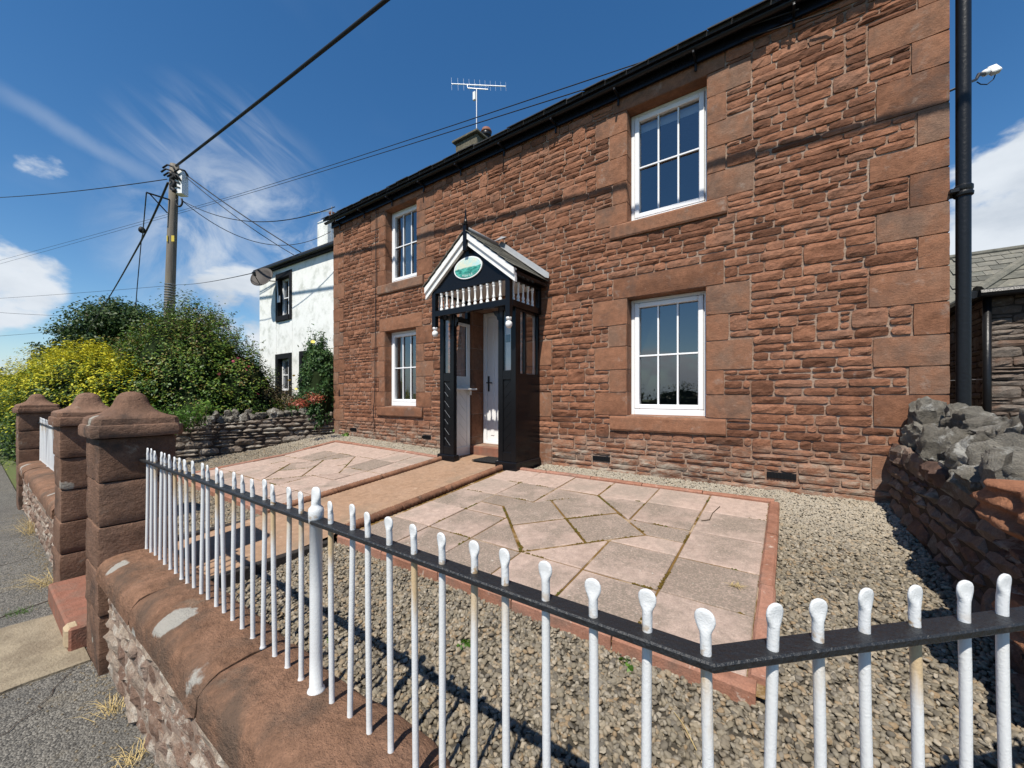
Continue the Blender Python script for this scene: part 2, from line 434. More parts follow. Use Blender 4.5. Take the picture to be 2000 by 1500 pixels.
def leaf_mat(name, cols, trans=.35, zgrad=None, rough=.5):
    m, nt, b = new_mat(name)
    o = [n for n in nt.nodes if n.type == 'OUTPUT_MATERIAL'][0]
    r = rnd(nt)
    p = pos(nt)
    ramp = nt.nodes.new('ShaderNodeValToRGB')
    el = ramp.color_ramp.elements
    while len(el) < len(cols):
        el.new(.5)
    for i, c in enumerate(cols):
        el[i].position = i / (len(cols) - 1)
        el[i].color = col4(c)
    f = mth(nt, 'MULTIPLY_ADD', mth(nt, 'SUBTRACT', tnoise(nt, p, 1.6, 4, .6), .5), 1.3, r)
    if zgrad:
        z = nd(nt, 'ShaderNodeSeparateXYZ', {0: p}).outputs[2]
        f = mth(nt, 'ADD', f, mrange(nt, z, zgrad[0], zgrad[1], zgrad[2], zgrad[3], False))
    nt.links.new(mth(nt, 'ADD', f, 0.0, clamp=True), ramp.inputs[0])
    nt.links.new(ramp.outputs[0], b.inputs['Base Color'])
    b.inputs['Roughness'].default_value = rough
    b.inputs['Specular IOR Level'].default_value = .35
    tr = nd(nt, 'ShaderNodeBsdfTranslucent', {'Color': ramp.outputs[0]})
    mx = nd(nt, 'ShaderNodeMixShader', {0: trans, 1: b.outputs[0], 2: tr.outputs[0]})
    nt.links.new(mx.outputs[0], o.inputs[0])
    return m


def pebble_mat():
    m, nt, b = new_mat('river_pebble')
    r = nd(nt, 'ShaderNodeObjectInfo', out='Random')
    p = pos(nt)
    ramp = nt.nodes.new('ShaderNodeValToRGB')
    cols = [(.088, .078, .062), (.135, .116, .088), (.180, .152, .110), (.20, .176, .135), (.150, .126, .088), (.245, .208, .152), (.215, .152, .088), (.31, .272, .212), (.118, .104, .084)]
    el = ramp.color_ramp.elements
    while len(el) < len(cols):
        el.new(.5)
    for i, c in enumerate(cols):
        el[i].position = i / (len(cols) - 1)
        el[i].color = col4(c)
    nt.links.new(mth(nt, 'MULTIPLY_ADD', mth(nt, 'SUBTRACT', tnoise(nt, p, 90, 2, .5), .5), .12, r), ramp.inputs[0])
    zz = nd(nt, 'ShaderNodeSeparateXYZ', {0: p}).outputs[1]
    # pebbles grow paler towards the house front
    k = mrange(nt, zz, 3.0, 4.3, 0, .55)
    c = mixc(nt, k, ramp.outputs[0], (.40, .355, .285))
    g = mrange(nt, tnoise(nt, p, 2.5, 5, .6), .56, .75, 0, .35)
    c = mixc(nt, g, c, (.19, .15, .08))
    nt.links.new(c, b.inputs['Base Color'])
    b.inputs['Roughness'].default_value = .75
    b.inputs['Specular IOR Level'].default_value = .3
    bump(nt, b, tnoise(nt, p, 160, 3, .6), .35, .003)
    return m


def wood_mat():
    m, nt, b = new_mat('weathered_pole_wood')
    p = pos(nt)
    n1 = tnoise(nt, vmul(nt, p, (22, 22, 1.2)), 1.0, 6, .65)
    n2 = tnoise(nt, p, 1.4, 3, .5)
    c = mixc(nt, n1, (.055, .045, .036), (.24, .21, .175))
    c = mixc(nt, mrange(nt, n2, .45, .7, 0, .6), c, (.20, .175, .12))
    nt.links.new(c, b.inputs['Base Color'])
    b.inputs['Roughness'].default_value = .9
    bump(nt, b, n1, .8, .012)
    return m


def field_mat():
    m, nt, b = new_mat('rough_grassland')
    p = pos(nt)
    c = mixc(nt, tnoise(nt, p, .15, 6, .6), (.05, .085, .022), (.12, .135, .045))
    c = mixc(nt, mrange(nt, tnoise(nt, p, 3.5, 5, .6), .45, .7, 0, .5), c, (.11, .085, .05))
    nt.links.new(c, b.inputs['Base Color'])
    b.inputs['Roughness'].default_value = .95
    bump(nt, b, tnoise(nt, p, 12, 5, .6), .6, .05)
    return m


def paint_mat():
    """the hand-painted landscape on the oval sign: pale sky over streaky teal hills"""
    m, nt, b = new_mat('painted_landscape')
    p = nd(nt, 'ShaderNodeTexCoord', out='Object')
    s = nd(nt, 'ShaderNodeSeparateXYZ', {0: p})
    wav = tnoise(nt, vmul(nt, p, (5, 5, 16)), 2.0, 5, .6)
    h = mth(nt, 'MULTIPLY_ADD', mth(nt, 'SUBTRACT', wav, .5), .05, s.outputs[2])
    skyc = mixc(nt, mrange(nt, tnoise(nt, p, 9, 4, .6), .35, .65), (.66, .66, .50), (.44, .66, .64))
    land = mixc(nt, mrange(nt, tnoise(nt, vmul(nt, p, (6, 6, 26)), 1.6, 5, .65), .38, .64), (.012, .13, .105), (.10, .46, .36))
    c = mixc(nt, mrange(nt, h, -.004, .008), land, skyc)
    nt.links.new(c, b.inputs['Base Color'])
    b.inputs['Roughness'].default_value = .35
    return m


M['asphalt'] = asphalt_mat()
M['bar'] = bar_mat()
M['glass'] = glass_mat('window_glass')
M['porchglass'] = glass_mat('porch_glass', .12)
M['pebble'] = pebble_mat()
M['wood'] = wood_mat()
M['field'] = field_mat()
M['painting'] = paint_mat()
M['gravelbase'] = plain('gravel_bed', (.060, .052, .040), .95, .1, .4, 1.0, 90, (.12, .105, .08), 60)
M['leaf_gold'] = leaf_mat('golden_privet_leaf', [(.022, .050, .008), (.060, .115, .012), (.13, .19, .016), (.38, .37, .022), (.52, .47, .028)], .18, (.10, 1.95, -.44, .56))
M['leaf_bush'] = leaf_mat('mixed_shrub_leaf', [(.024, .054, .009), (.044, .096, .014), (.080, .155, .022), (.17, .24, .03), (.16, .11, .035)], .16)
M['leaf_tree'] = leaf_mat('oak_leaf', [(.018, .042, .012), (.032, .070, .018), (.055, .095, .026), (.075, .11, .03)], .25)
M['leaf_rose'] = leaf_mat('rose_leaf', [(.020, .055, .018), (.035, .085, .025), (.060, .125, .035), (.10, .17, .05)], .3)
M['leaf_brown'] = leaf_mat('faded_shrub_leaf', [(.035, .04, .014), (.075, .07, .028), (.13, .09, .05), (.17, .14, .07)], .25)
M['leaf_core'] = plain('shaded_inner_foliage', (.014, .022, .008), .95, .05, .4, .9, 12)  # inner foliage mass; the shade of gaps between leaves is in its dark colour
M['leaf_weed'] = leaf_mat('weed_leaf', [(.05, .12, .015), (.09, .20, .025), (.15, .27, .04)], .35)
M['leaf_red'] = leaf_mat('red_sedum_leaf', [(.20, .035, .025), (.34, .07, .04), (.28, .12, .06)], .2)
M['straw'] = plain('dry_grass', (.46, .35, .16), .85, .2, .3)
M['grass'] = leaf_mat('grass_blade', [(.05, .11, .016), (.09, .17, .03)], .3)
M['pinkpetal'] = plain('pink_petal', (.62, .14, .19), .7, .2, .2)
M['yellowpetal'] = plain('yellow_petal', (.72, .62, .15), .7, .2, .1)
M['bark'] = plain('brown_bark', (.09, .065, .045), .9, .1, .4, .8, 20)
M['hedge'] = leaf_mat('hawthorn_leaf', [(.018, .040, .012), (.034, .068, .018), (.055, .095, .026)], .2)


# ---------------------------------------------------------------- mesh helpers
WORLD = {}                                    # world location of every Empty / part, so that pieces can be written in world coordinates


def tag(o, label=None, cat=None, group=None, kind=None):
    if label:
        o['label'] = label
    if cat:
        o['category'] = cat
    if group:
        o['group'] = group
    if kind:
        o['kind'] = kind
    return o


def empty(name, loc, label=None, cat=None, group=None, kind=None):
    o = bpy.data.objects.new(name, None)
    o.empty_display_size = .1
    o.location = loc
    C.objects.link(o)
    WORLD[o.name] = Vector(loc)
    return tag(o, label, cat, group, kind)


def link(o, parent, at):
    C.objects.link(o)
    if parent is not None:
        o.parent = parent
        o.location = Vector(at) - WORLD[parent.name]
    else:
        o.location = at
    WORLD[o.name] = Vector(at)
    return o


class MB:
    def __init__(self):
        self.v, self.f = [], []

    def add(self, vs, fs):
        n = len(self.v)
        self.v.extend([tuple(p) for p in vs])
        self.f.extend([tuple(i + n for i in q) for q in fs])
        return self

    def box(self, x0, x1, y0, y1, z0, z1):
        self.add([(x0, y0, z0), (x1, y0, z0), (x1, y1, z0), (x0, y1, z0), (x0, y0, z1), (x1, y0, z1), (x1, y1, z1), (x0, y1, z1)],
                 [(3, 2, 1, 0), (4, 5, 6, 7), (0, 1, 5, 4), (1, 2, 6, 5), (2, 3, 7, 6), (3, 0, 4, 7)])
        return self

    def bbox(self, x0, x1, y0, y1, z0, z1, b=.005):
        """box with chamfered edges"""
        bm = bmesh.new()
        bmesh.ops.create_cube(bm, size=1)
        for v in bm.verts:
            v.co = Vector(((x0 + x1) / 2 + v.co.x * (x1 - x0), (y0 + y1) / 2 + v.co.y * (y1 - y0), (z0 + z1) / 2 + v.co.z * (z1 - z0)))
        bmesh.ops.bevel(bm, geom=bm.edges[:], offset=min(b, .45 * min(x1 - x0, y1 - y0, z1 - z0)), segments=1, affect='EDGES')
        self.bm(bm)
        return self

    def bm(self, bm):
        bm.verts.index_update()
        self.add([v.co.copy() for v in bm.verts], [[v.index for v in f.verts] for f in bm.faces])
        bm.free()
        return self

    def rings(self, rings, closed=True, cap=True):
        n = len(rings[0])
        vs, fs = [], []
        for r in rings:
            vs.extend(r)
        for i in range(len(rings) - 1):
            for j in range(n if closed else n - 1):
                a, b = i * n + j, i * n + (j + 1) % n
                fs.append((a, b, b + n, a + n))
        if cap and closed:
            fs.append(tuple(range(n - 1, -1, -1)))
            fs.append(tuple((len(rings) - 1) * n + j for j in range(n)))
        return self.add(vs, fs)

    def tube(self, path, r, n=8):
        path = [Vector(p) for p in path]
        rs = r if isinstance(r, (list, tuple)) else [r] * len(path)
        up = Vector((0, 0, 1))
        rings = []
        px = None
        for i, p in enumerate(path):
            t = (path[min(i + 1, len(path) - 1)] - path[max(i - 1, 0)]).normalized()
            if px is None:
                px = t.cross(up) if abs(t.dot(up)) < .95 else t.cross(Vector((1, 0, 0)))
            px = (px - t * px.dot(t)).normalized()
            py = t.cross(px)
            rings.append([p + (px * math.cos(2 * PI * k / n) + py * math.sin(2 * PI * k / n)) * rs[i] for k in range(n)])
        return self.rings(rings)

    def lathe(self, prof, c, n=12):
        c = Vector(c)
        return self.rings([[c + Vector((r * math.cos(2 * PI * k / n), r * math.sin(2 * PI * k / n), z)) for k in range(n)] for r, z in prof])

    def prism(self, poly, z0, z1):
        """poly: (x, y) counter-clockwise; z0/z1 numbers or functions of (x, y)"""
        fz0 = z0 if callable(z0) else (lambda x, y: z0)
        fz1 = z1 if callable(z1) else (lambda x, y: z1)
        n = len(poly)
        vs = [(x, y, fz0(x, y)) for x, y in poly] + [(x, y, fz1(x, y)) for x, y in poly]
        fs = [tuple(range(n - 1, -1, -1)), tuple(range(n, 2 * n))] + [(i, (i + 1) % n, n + (i + 1) % n, n + i) for i in range(n)]
        return self.add(vs, fs)

    def extrude_y(self, poly, y0, y1):
        """poly in (x, z), extruded along y"""
        n = len(poly)
        vs = [(x, y0, z) for x, z in poly] + [(x, y1, z) for x, z in poly]
        fs = [tuple(range(n)), tuple(range(2 * n - 1, n - 1, -1))] + [(i, n + i, n + (i + 1) % n, (i + 1) % n) for i in range(n)]
        return self.add(vs, fs)

    def data(self, name, m, smooth=False, at=None):
        at = Vector(at) if at is not None else Vector((0, 0, 0))
        me = bpy.data.meshes.new(name)
        me.from_pydata([(p[0] - at.x, p[1] - at.y, p[2] - at.z) for p in self.v], [], self.f)
        me.materials.append(m)
        if smooth:
            me.polygons.foreach_set('use_smooth', [True] * len(me.polygons))
        me.update()
        return me

    def build(self, name, m, parent=None, smooth=False, at=None, fix=True):
        if at is None:
            a = np.array(self.v)
            at = Vector(((a[:, 0].min() + a[:, 0].max()) / 2, (a[:, 1].min() + a[:, 1].max()) / 2, a[:, 2].min()))
        me = self.data(name, m, smooth, at)
        if fix:
            bm = bmesh.new()
            bm.from_mesh(me)
            bmesh.ops.recalc_face_normals(bm, faces=bm.faces[:])
            bm.to_mesh(me)
            bm.free()
        return link(bpy.data.objects.new(name, me), parent, at)


def auto_smooth(o, ang=40):
    """flat across sharp edges, smooth elsewhere"""
    me = o.data
    me.polygons.foreach_set('use_smooth', [True] * len(me.polygons))
    bm = bmesh.new()
    bm.from_mesh(me)
    for e in bm.edges:
        if len(e.link_faces) == 2 and e.calc_face_angle(0) > rad(ang):
            e.smooth = False
    bm.to_mesh(me)
    bm.free()
    return o


def np_mesh(name, verts, quads, m):
    me = bpy.data.meshes.new(name)
    nv, nf, k = len(verts), len(quads), quads.shape[1]
    me.vertices.add(nv)
    me.vertices.foreach_set('co', verts.astype(np.float32).ravel())
    me.loops.add(nf * k)
    me.loops.foreach_set('vertex_index', quads.astype(np.int32).ravel())
    me.polygons.add(nf)
    me.polygons.foreach_set('loop_start', (np.arange(nf) * k).astype(np.int32))
    me.polygons.foreach_set('loop_total', np.full(nf, k, dtype=np.int32))
    me.materials.append(m)
    me.update(calc_edges=True)
    return me


def copy_piece(o, parent, at, rot=None, scale=None):
    c = o.copy()
    C.objects.link(c)
    c.parent = parent
    c.location = Vector(at) - (WORLD[parent.name] if parent is not None else Vector())
    WORLD[c.name] = Vector(at)
    if rot is not None:
        c.rotation_euler = rot
    if scale is not None:
        c.scale = scale
    return c


# ---------------------------------------------------------------- pixel <-> place (used to read sizes off the photograph)
CS, SN = math.cos(YAW), math.sin(YAW)


def to_px(p):
    r = CS * p[0] + SN * p[1]
    w = -SN * p[0] + CS * p[1]
    return 1000 + F_PX * r / w, 773 - F_PX * (p[2] - CAMZ) / w, w


def on_y(x, y, Y):
    """place on the upright plane at distance Y from the road where pixel (x, y) looks"""
    u = x - 1000
    t = Y / (SN * u + CS * F_PX)
    return Vector((t * (CS * u - SN * F_PX), Y, CAMZ + (773 - y) * t))


def at_w(x, y, w):
    u = (x - 1000) / F_PX * w
    return Vector((CS * u - SN * w, SN * u + CS * w, CAMZ + (773 - y) / F_PX * w))


# ---------------------------------------------------------------- stones
def fbm(x, y, z, o=4):
    return noise.fractal(Vector((x, y, z)), 1.0, 2.0, o)


class Frame:
    """a wall face: u runs along it, v up, n out of it"""
    def __init__(self, o, u, n):
        self.o, self.u, self.n = Vector(o), Vector(u).normalized(), Vector(n).normalized()

    def __call__(self, u, v, n):
        return self.o + self.u * u + self.n * n + Vector((0, 0, v))


def face_stone(fr, u0, u1, v0, v1, proud, rough, seed, back=.03, ragged=.006, du=.05, dv=.032, maxu=9, maxv=5, edge=.45, top=None, round_=0.0):
    """one stone of a wall: broken face on a grid, ragged outline, sides running back into the joint"""
    mb = MB()
    nu = max(2, min(maxu, int(round((u1 - u0) / du))))
    nv = max(2, min(maxv, int(round((v1 - v0) / dv))))
    rr = random.Random(seed)
    P = [[None] * (nv + 1) for _ in range(nu + 1)]
    tilt, tilt2 = rr.uniform(-1, 1) * proud * .4, rr.uniform(-.4, 1) * proud * .5
    sx = rr.uniform(0, 90)
    for i in range(nu + 1):
        for j in range(nv + 1):
            a, b = i / nu, j / nv
            u, v = u0 + (u1 - u0) * a, v0 + (v1 - v0) * b
            bd = (i in (0, nu)) or (j in (0, nv))
            k = fbm(u * 9 + sx, v * 13, seed * .37, 4)
            k2 = fbm(u * 26 + sx, v * 34, seed * .37 + 5, 2)
            n = proud * (edge if bd else 1.0) + (rough * k + rough * .28 * k2) * (.5 if bd else 1.0) + (tilt * (a - .5) * 2 + tilt2 * (b - .5) * 2) * (.4 if bd else 1)
            if round_:
                n -= round_ * ((2 * a - 1) ** 4 + (2 * b - 1) ** 4)
            if bd:
                u += ragged * noise.noise(Vector((u * 30, v * 30, seed)))
                v += ragged * noise.noise(Vector((u * 30, v * 30, seed + 9)))
                if i in (0, nu) and j in (0, nv):
                    u += (.5 - a) * ragged * 1.6
                    v += (.5 - b) * ragged * 1.6
            else:
                u += (u1 - u0) / nu * .25 * rr.uniform(-1, 1)
                v += (v1 - v0) / nv * .25 * rr.uniform(-1, 1)
            P[i][j] = fr(u, v, max(n, .001))
    vs = [P[i][j] for i in range(nu + 1) for j in range(nv + 1)]
    W = nv + 1
    fs = [(i * W + j, (i + 1) * W + j, (i + 1) * W + j + 1, i * W + j + 1) for i in range(nu) for j in range(nv)]
    ring = [(i, 0) for i in range(nu)] + [(nu, j) for j in range(nv)] + [(i, nv) for i in range(nu, 0, -1)] + [(0, j) for j in range(nv, 0, -1)]
    bidx = len(vs)
    for (i, j) in ring:
        vs.append(P[i][j] - fr.n * (back + max((P[i][j] - fr.o).dot(fr.n), 0)))
    L = len(ring)
    for q in range(L):
        i, j = ring[q]
        i2, j2 = ring[(q + 1) % L]
        fs.append((i * W + j, bidx + q, bidx + (q + 1) % L, i2 * W + j2))
    mb.add(vs, fs)
    if fr.u.cross(Vector((0, 0, 1))).dot(fr.n) < 0:
        mb.f = [tuple(reversed(q)) for q in mb.f]
    return mb


def rubble_fill(u0, u1, v0, v1, excl, rr, cu=.01, cv=.01, wr=(.13, .42), hs=(6, 7, 8, 8, 9, 10, 11), minw=.07, inside=None, split=.25, tall=.16):
    """pack a wall face with squared stones: rough courses, some of them two stones deep, some stones two courses high, joints broken"""
    NU, NV = int(round((u1 - u0) / cu)), int(round((v1 - v0) / cv))
    occ = np.zeros((NU, NV), dtype=bool)
    for (a, b, c, d) in excl:
        i0, i1 = int(round((a - u0) / cu)), int(round((b - u0) / cu))
        j0, j1 = int(round((c - v0) / cv)), int(round((d - v0) / cv))
        occ[max(i0, 0):max(i1, 0), max(j0, 0):max(j1, 0)] = True
    if inside is not None:
        for i in range(NU):
            for j in range(NV):
                if not inside(u0 + (i + .5) * cu, v0 + (j + .5) * cv):
                    occ[i, j] = True
    out = []
    mw = max(3, int(minw / cu))
    rows, j = [], 0
    while j < NV:
        h = min(rr.choice(hs), NV - j)
        if NV - j - h < 4:
            h = NV - j
        rows.append((j, h))
        j += h
    joints = set()

    def lay(i, e, ja, jb, jts):
        """stones side by side over columns i..e, rows ja..jb"""
        while i < e:
            run = e - i
            w = int(rr.uniform(*wr) / cu * (.8 if jb - ja < 6 else 1.0))
            if run - w < mw:
                w = run if run < wr[1] / cu * 1.2 else run // 2
            elif any(abs(i + w - q) < 4 for q in jts):
                w = min(w + 6, run)
                if run - w < mw:
                    w = run
            out.append((u0 + i * cu, u0 + (i + w) * cu, v0 + ja * cv, v0 + jb * cv))
            new_j.add(i + w)
            i += w
    for r_, (j, h) in enumerate(rows):
        new_j = set()
        i = 0
        while i < NU:
            col = tuple(occ[i, j:j + h])
            e = i
            while e < NU and tuple(occ[e, j:j + h]) == col:
                e += 1
            if not all(col):
                if not any(col):
                    p = i
                    while p < e:
                        seg = min(e - p, int(rr.uniform(.18, .75) / cu))
                        if e - p - seg < mw:
                            seg = e - p
                        x = rr.random()
                        nh = rows[r_ + 1][1] if r_ + 1 < len(rows) else 0
                        w1 = min(seg, int(rr.uniform(.16, .36) / cu))
                        if x < tall and nh and seg - w1 > mw and not occ[p:p + w1, j:j + h + nh].any():
                            occ[p:p + w1, j + h:j + h + nh] = True
                            out.append((u0 + p * cu, u0 + (p + w1) * cu, v0 + j * cv, v0 + (j + h + nh) * cv))
                            new_j.add(p + w1)
                            lay(p + w1, p + seg, j, j + h, joints)
                        elif x < tall + split and h >= 10:
                            m = j + int(round(h * rr.uniform(.36, .64)))
                            lay(p, p + seg, j, m, joints)
                            lay(p, p + seg, m, j + h, joints)
                        else:
                            lay(p, p + seg, j, j + h, joints)
                        p += seg
                else:
                    k = 0
                    while k < h:
                        if col[k]:
                            k += 1
                            continue
                        k2 = k
                        while k2 < h and not col[k2]:
                            k2 += 1
                        if k2 - k >= 2:
                            lay(i, e, j + k, j + k2, joints)
                        k = k2
            i = e
        joints = new_j
    return out


def boulder(c, size, seed, sub=3, rough=.34, flat=1.0):
    """a broken limestone lump: a ball cut by random planes, then pitted"""
    bm = bmesh.new()
    bmesh.ops.create_icosphere(bm, subdivisions=sub, radius=1)
    rr = random.Random(seed)
    R3 = Matrix.Rotation(rr.uniform(0, 6), 3, 'Z') @ Matrix.Rotation(rr.uniform(-.5, .5), 3, 'X')
    cuts = [(Vector((rr.gauss(0, 1), rr.gauss(0, 1), rr.gauss(0, 1))).normalized(), rr.uniform(.48, .86)) for _ in range(13)]
    for v in bm.verts:
        p = v.co.copy()
        p *= 1 + .22 * noise.noise(p * 1.2 + Vector((seed * 3.1, 0, 0)))
        if rough > .2:
            for n, d in cuts:
                e = p.dot(n) - d
                if e > 0:
                    p -= n * e * .94
        h = noise.noise(p * 3.4 + Vector((0, seed * 1.7, 0)))
        p *= 1 + rough * (.42 * noise.fractal(p * 2.8 + Vector((0, 0, seed)), 1.0, 2.0, 4) - .7 * max(0, h - .18))
        q = R3 @ p
        v.co = Vector(c) + Vector((q.x * size[0], q.y * size[1], q.z * size[2] * flat)) * 1.02
    return MB().bm(bm)


# ---------------------------------------------------------------- foliage
def leaves(name, pts, nrm, size, m, seed, parent=None, at=None, aspect=.5, spread=.7, droop=0.0):
    """one joined mesh of folded leaf blades"""
    g = np.random.default_rng(seed)
    n = len(pts)
    nrm = nrm + g.normal(0, spread, (n, 3))
    nrm /= np.linalg.norm(nrm, axis=1, keepdims=True) + 1e-9
    t = g.normal(0, 1, (n, 3))
    t[:, 2] -= droop
    t -= nrm * (t * nrm).sum(1, keepdims=True)
    t /= np.linalg.norm(t, axis=1, keepdims=True) + 1e-9
    b = np.cross(nrm, t)
    L = (size * g.uniform(.6, 1.35, n))[:, None]
    Wd = L * aspect * g.uniform(.8, 1.2, n)[:, None]
    v = np.empty((n, 4, 3))
    v[:, 0] = pts - t * L * .5
    v[:, 1] = pts + b * Wd * .5 + nrm * Wd * .18
    v[:, 2] = pts + t * L * .5 - nrm * L * .10
    v[:, 3] = pts - b * Wd * .5 + nrm * Wd * .18
    at = np.array(at if at is not None else pts.mean(0))
    me = np_mesh(name, (v - at).reshape(-1, 3), np.arange(n * 4).reshape(n, 4), m)
    return link(bpy.data.objects.new(name, me), parent, Vector(at))


def lump(d, k, seed):
    return np.array([noise.fractal(Vector((x[0] * k + seed, x[1] * k, x[2] * k)), 1.0, 2.0, 3) for x in d])


def shell_points(c, r, n, seed, zmin, amp=.30, k=2.1, clumps=240, cs=.16, depth=(.80, 1.03), low=-.35, up=.75):
    """points in clumps over the outside of a lumpy mound"""
    g = np.random.default_rng(seed)
    c, r = np.array(c), np.array(r)
    cd = g.normal(0, 1, (clumps * 2, 3))
    cd /= np.linalg.norm(cd, axis=1, keepdims=True)
    cd = cd[cd[:, 2] > low][:clumps]
    cr = 1 + amp * lump(cd, k, seed)
    w = np.random.default_rng(seed + 1).choice(len(cd), n)
    jit = g.normal(0, cs, (n, 3))
    d = cd[w] * (cr[w] * g.uniform(depth[0], depth[1], n))[:, None] + jit * np.array([1, 1, .8])
    p = c + d * r
    keep = p[:, 2] > zmin
    nn = cd[w] / r
    nn /= np.linalg.norm(nn, axis=1, keepdims=True)
    nn[:, 2] += up
    return p[keep], nn[keep]


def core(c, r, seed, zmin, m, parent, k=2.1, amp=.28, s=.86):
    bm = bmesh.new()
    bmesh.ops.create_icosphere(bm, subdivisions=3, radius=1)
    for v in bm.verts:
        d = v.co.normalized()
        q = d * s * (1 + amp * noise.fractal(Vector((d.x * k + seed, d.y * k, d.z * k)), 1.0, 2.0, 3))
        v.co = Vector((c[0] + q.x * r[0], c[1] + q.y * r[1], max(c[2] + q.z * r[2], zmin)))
    return MB().bm(bm).build('shaded_inner_mass', m, parent)  # solid lump behind the leaves, coloured near black to stand in for shade


# ================================================================ the ground
M['grit'] = plain('roadside_grit', (.20, .165, .115), .95, .1, .6, .5, 60, (.10, .085, .06), 30)
YF = 4.68                     # house front
XL, XR = -8.09, 1.06          # house corners
ROAD_Z = -.75


def zg(x, y):
    """garden level: falls about 9 cm a metre towards the road, banked up a little by the house's left corner"""
    y = min(y, YF)
    k = max(0.0, min(1.0, (y - 3.2) / 1.4))
    return -.087 * (YF - y) + .028 * max(0.0, -3.6 - x) * k


mb = MB()
gx = [-900, -300, -120, -60, -30, -16, -8, 0, 6, 14, 30, 60, 120, 300, 900]
gy = [-900, -300, -120, -60, -30, -14, -6, 0, 6, 14, 30, 60, 120, 300, 900]
mb.add([(x, y, ROAD_Z - .03) for x in gx for y in gy],
       [(i * 15 + j, (i + 1) * 15 + j, (i + 1) * 15 + j + 1, i * 15 + j + 1) for i in range(14) for j in range(14)])
tag(mb.build('field', M['field'], at=(0, 0, ROAD_Z - .03)), kind='structure')
mb = MB()
NX, NY = 60, 10
mb.add([(-70 + 90 * i / NX, -5.2 + 5.74 * j / NY, ROAD_Z + .006 * noise.noise(Vector((i * .9, j * 1.3, 0)))) for i in range(NX + 1) for j in range(NY + 1)],
       [(i * (NY + 1) + j, (i + 1) * (NY + 1) + j, (i + 1) * (NY + 1) + j + 1, i * (NY + 1) + j + 1) for i in range(NX) for j in range(NY)])
tag(mb.build('road', M['asphalt'], at=(0, 0, ROAD_Z)), kind='structure')
road = [o for o in sc.objects if o.name == 'road'][0]
rr = random.Random(55)
gr = MB()
for i in range(1500):
    x = rr.uniform(-9, -.8)
    y = .505 - abs(rr.gauss(0, .055 if rr.random() < .7 else .30))
    s_ = rr.uniform(.003, .009) * (1 if y > .35 else .8)
    a_ = rr.uniform(0, 6)
    gr.add([(x + s_ * math.cos(a_ + t_) * rr.uniform(.8, 1.3), y + s_ * math.sin(a_ + t_), ROAD_Z + .002) for t_ in (0, 1.3, 2.5, 3.7, 5.0)] + [(x, y, ROAD_Z + .004 + s_ * .7)], [(i_, (i_ + 1) % 5, 5) for i_ in range(5)])
tag(gr.build('grit', M['grit'], road), kind='stuff')
for (pts_, w_) in (([(-5.0, .42), (-4.9, .1), (-5.05, -.3), (-4.95, -.8), (-5.1, -1.6)], .012), ([(-3.6, .40), (-3.2, .15), (-3.3, -.2), (-3.0, -.7)], .005), ([(-6.5, .4), (-6.3, .0), (-6.5, -.5), (-6.2, -1.2)], .008)):
    cr = []
    for i in range(len(pts_) - 1):
        for k in range(10):
            f = k / 10
            cr.append(Vector(pts_[i]).lerp(Vector(pts_[i + 1]), f) + Vector((rr.gauss(0, .012), rr.gauss(0, .012))))
    m_ = MB()
    for p in range(len(cr) - 1):
        t_ = (cr[p + 1] - cr[p]).normalized()
        q_ = Vector((-t_.y, t_.x)) * w_ * .5
        m_.add([(cr[p].x - q_.x, cr[p].y - q_.y, ROAD_Z + .006), (cr[p].x + q_.x, cr[p].y + q_.y, ROAD_Z + .006), (cr[p + 1].x + q_.x, cr[p + 1].y + q_.y, ROAD_Z + .006), (cr[p + 1].x - q_.x, cr[p + 1].y - q_.y, ROAD_Z + .006)], [(0, 1, 2, 3)])
    m_.build('tar_seam', M['wallgap'], road, fix=False)
mb = MB()
rr = random.Random(5)
edge = [(-4.62, .47), (-4.66, .2), (-4.63, -.2), (-4.7, -.7), (-3.66, -.74), (-3.62, -.2), (-3.66, .2), (-3.64, .47)]
mb.prism(edge, ROAD_Z - .02, ROAD_Z + .014)
tag(mb.build('concrete_pavement', M['concrete']), kind='structure')

# garden soil under everything
mb = MB()
xs = [-9.6 + i * .4 for i in range(28)]
ys = [.62 + j * .29 for j in range(15)]
mb.add([(x, y, zg(x, y) - .05) for x in xs for y in ys], [(i * 15 + j, (i + 1) * 15 + j, (i + 1) * 15 + j + 1, i * 15 + j + 1) for i in range(27) for j in range(14)])
tag(mb.build('garden_ground', M['gravelbase'], at=(-4, 2, -.3)), kind='structure')

# neighbour's garden soil and the ground behind the houses
mb = MB()
mb.box(-24, -9.0, .75, 12, ROAD_Z - .2, -.42)
tag(mb.build('neighbour_garden_ground', M['field']), kind='structure')
mb = MB()
mb.box(1.1, 14, 2.2, 22, ROAD_Z - .2, -.12)
tag(mb.build('yard_ground', M['gravelbase']), kind='structure')

M['moss'] = plain('joint_moss', (.105, .070, .016), .95, .05, .5, .9, 90, (.050, .075, .014), 9, dlo=.52, dhi=.6)
BEDS = [(-3.00, -.10, 1.80, 4.16), (-7.12, -4.20, 1.76, 4.16)]
PATH = (-4.14, -3.06, .62, 4.30)


def strip(x0, x1, y0, y1, dx=.25):
    nx, ny = max(1, int((x1 - x0) / dx)), max(1, int((y1 - y0) / dx))
    m = MB()
    m.add([(x0 + (x1 - x0) * i / nx, y0 + (y1 - y0) * j / ny, zg(x0 + (x1 - x0) * i / nx, y0 + (y1 - y0) * j / ny)) for i in range(nx + 1) for j in range(ny + 1)],
          [(i * (ny + 1) + j, (i + 1) * (ny + 1) + j, (i + 1) * (ny + 1) + j + 1, i * (ny + 1) + j + 1) for i in range(nx) for j in range(ny)])
    return m


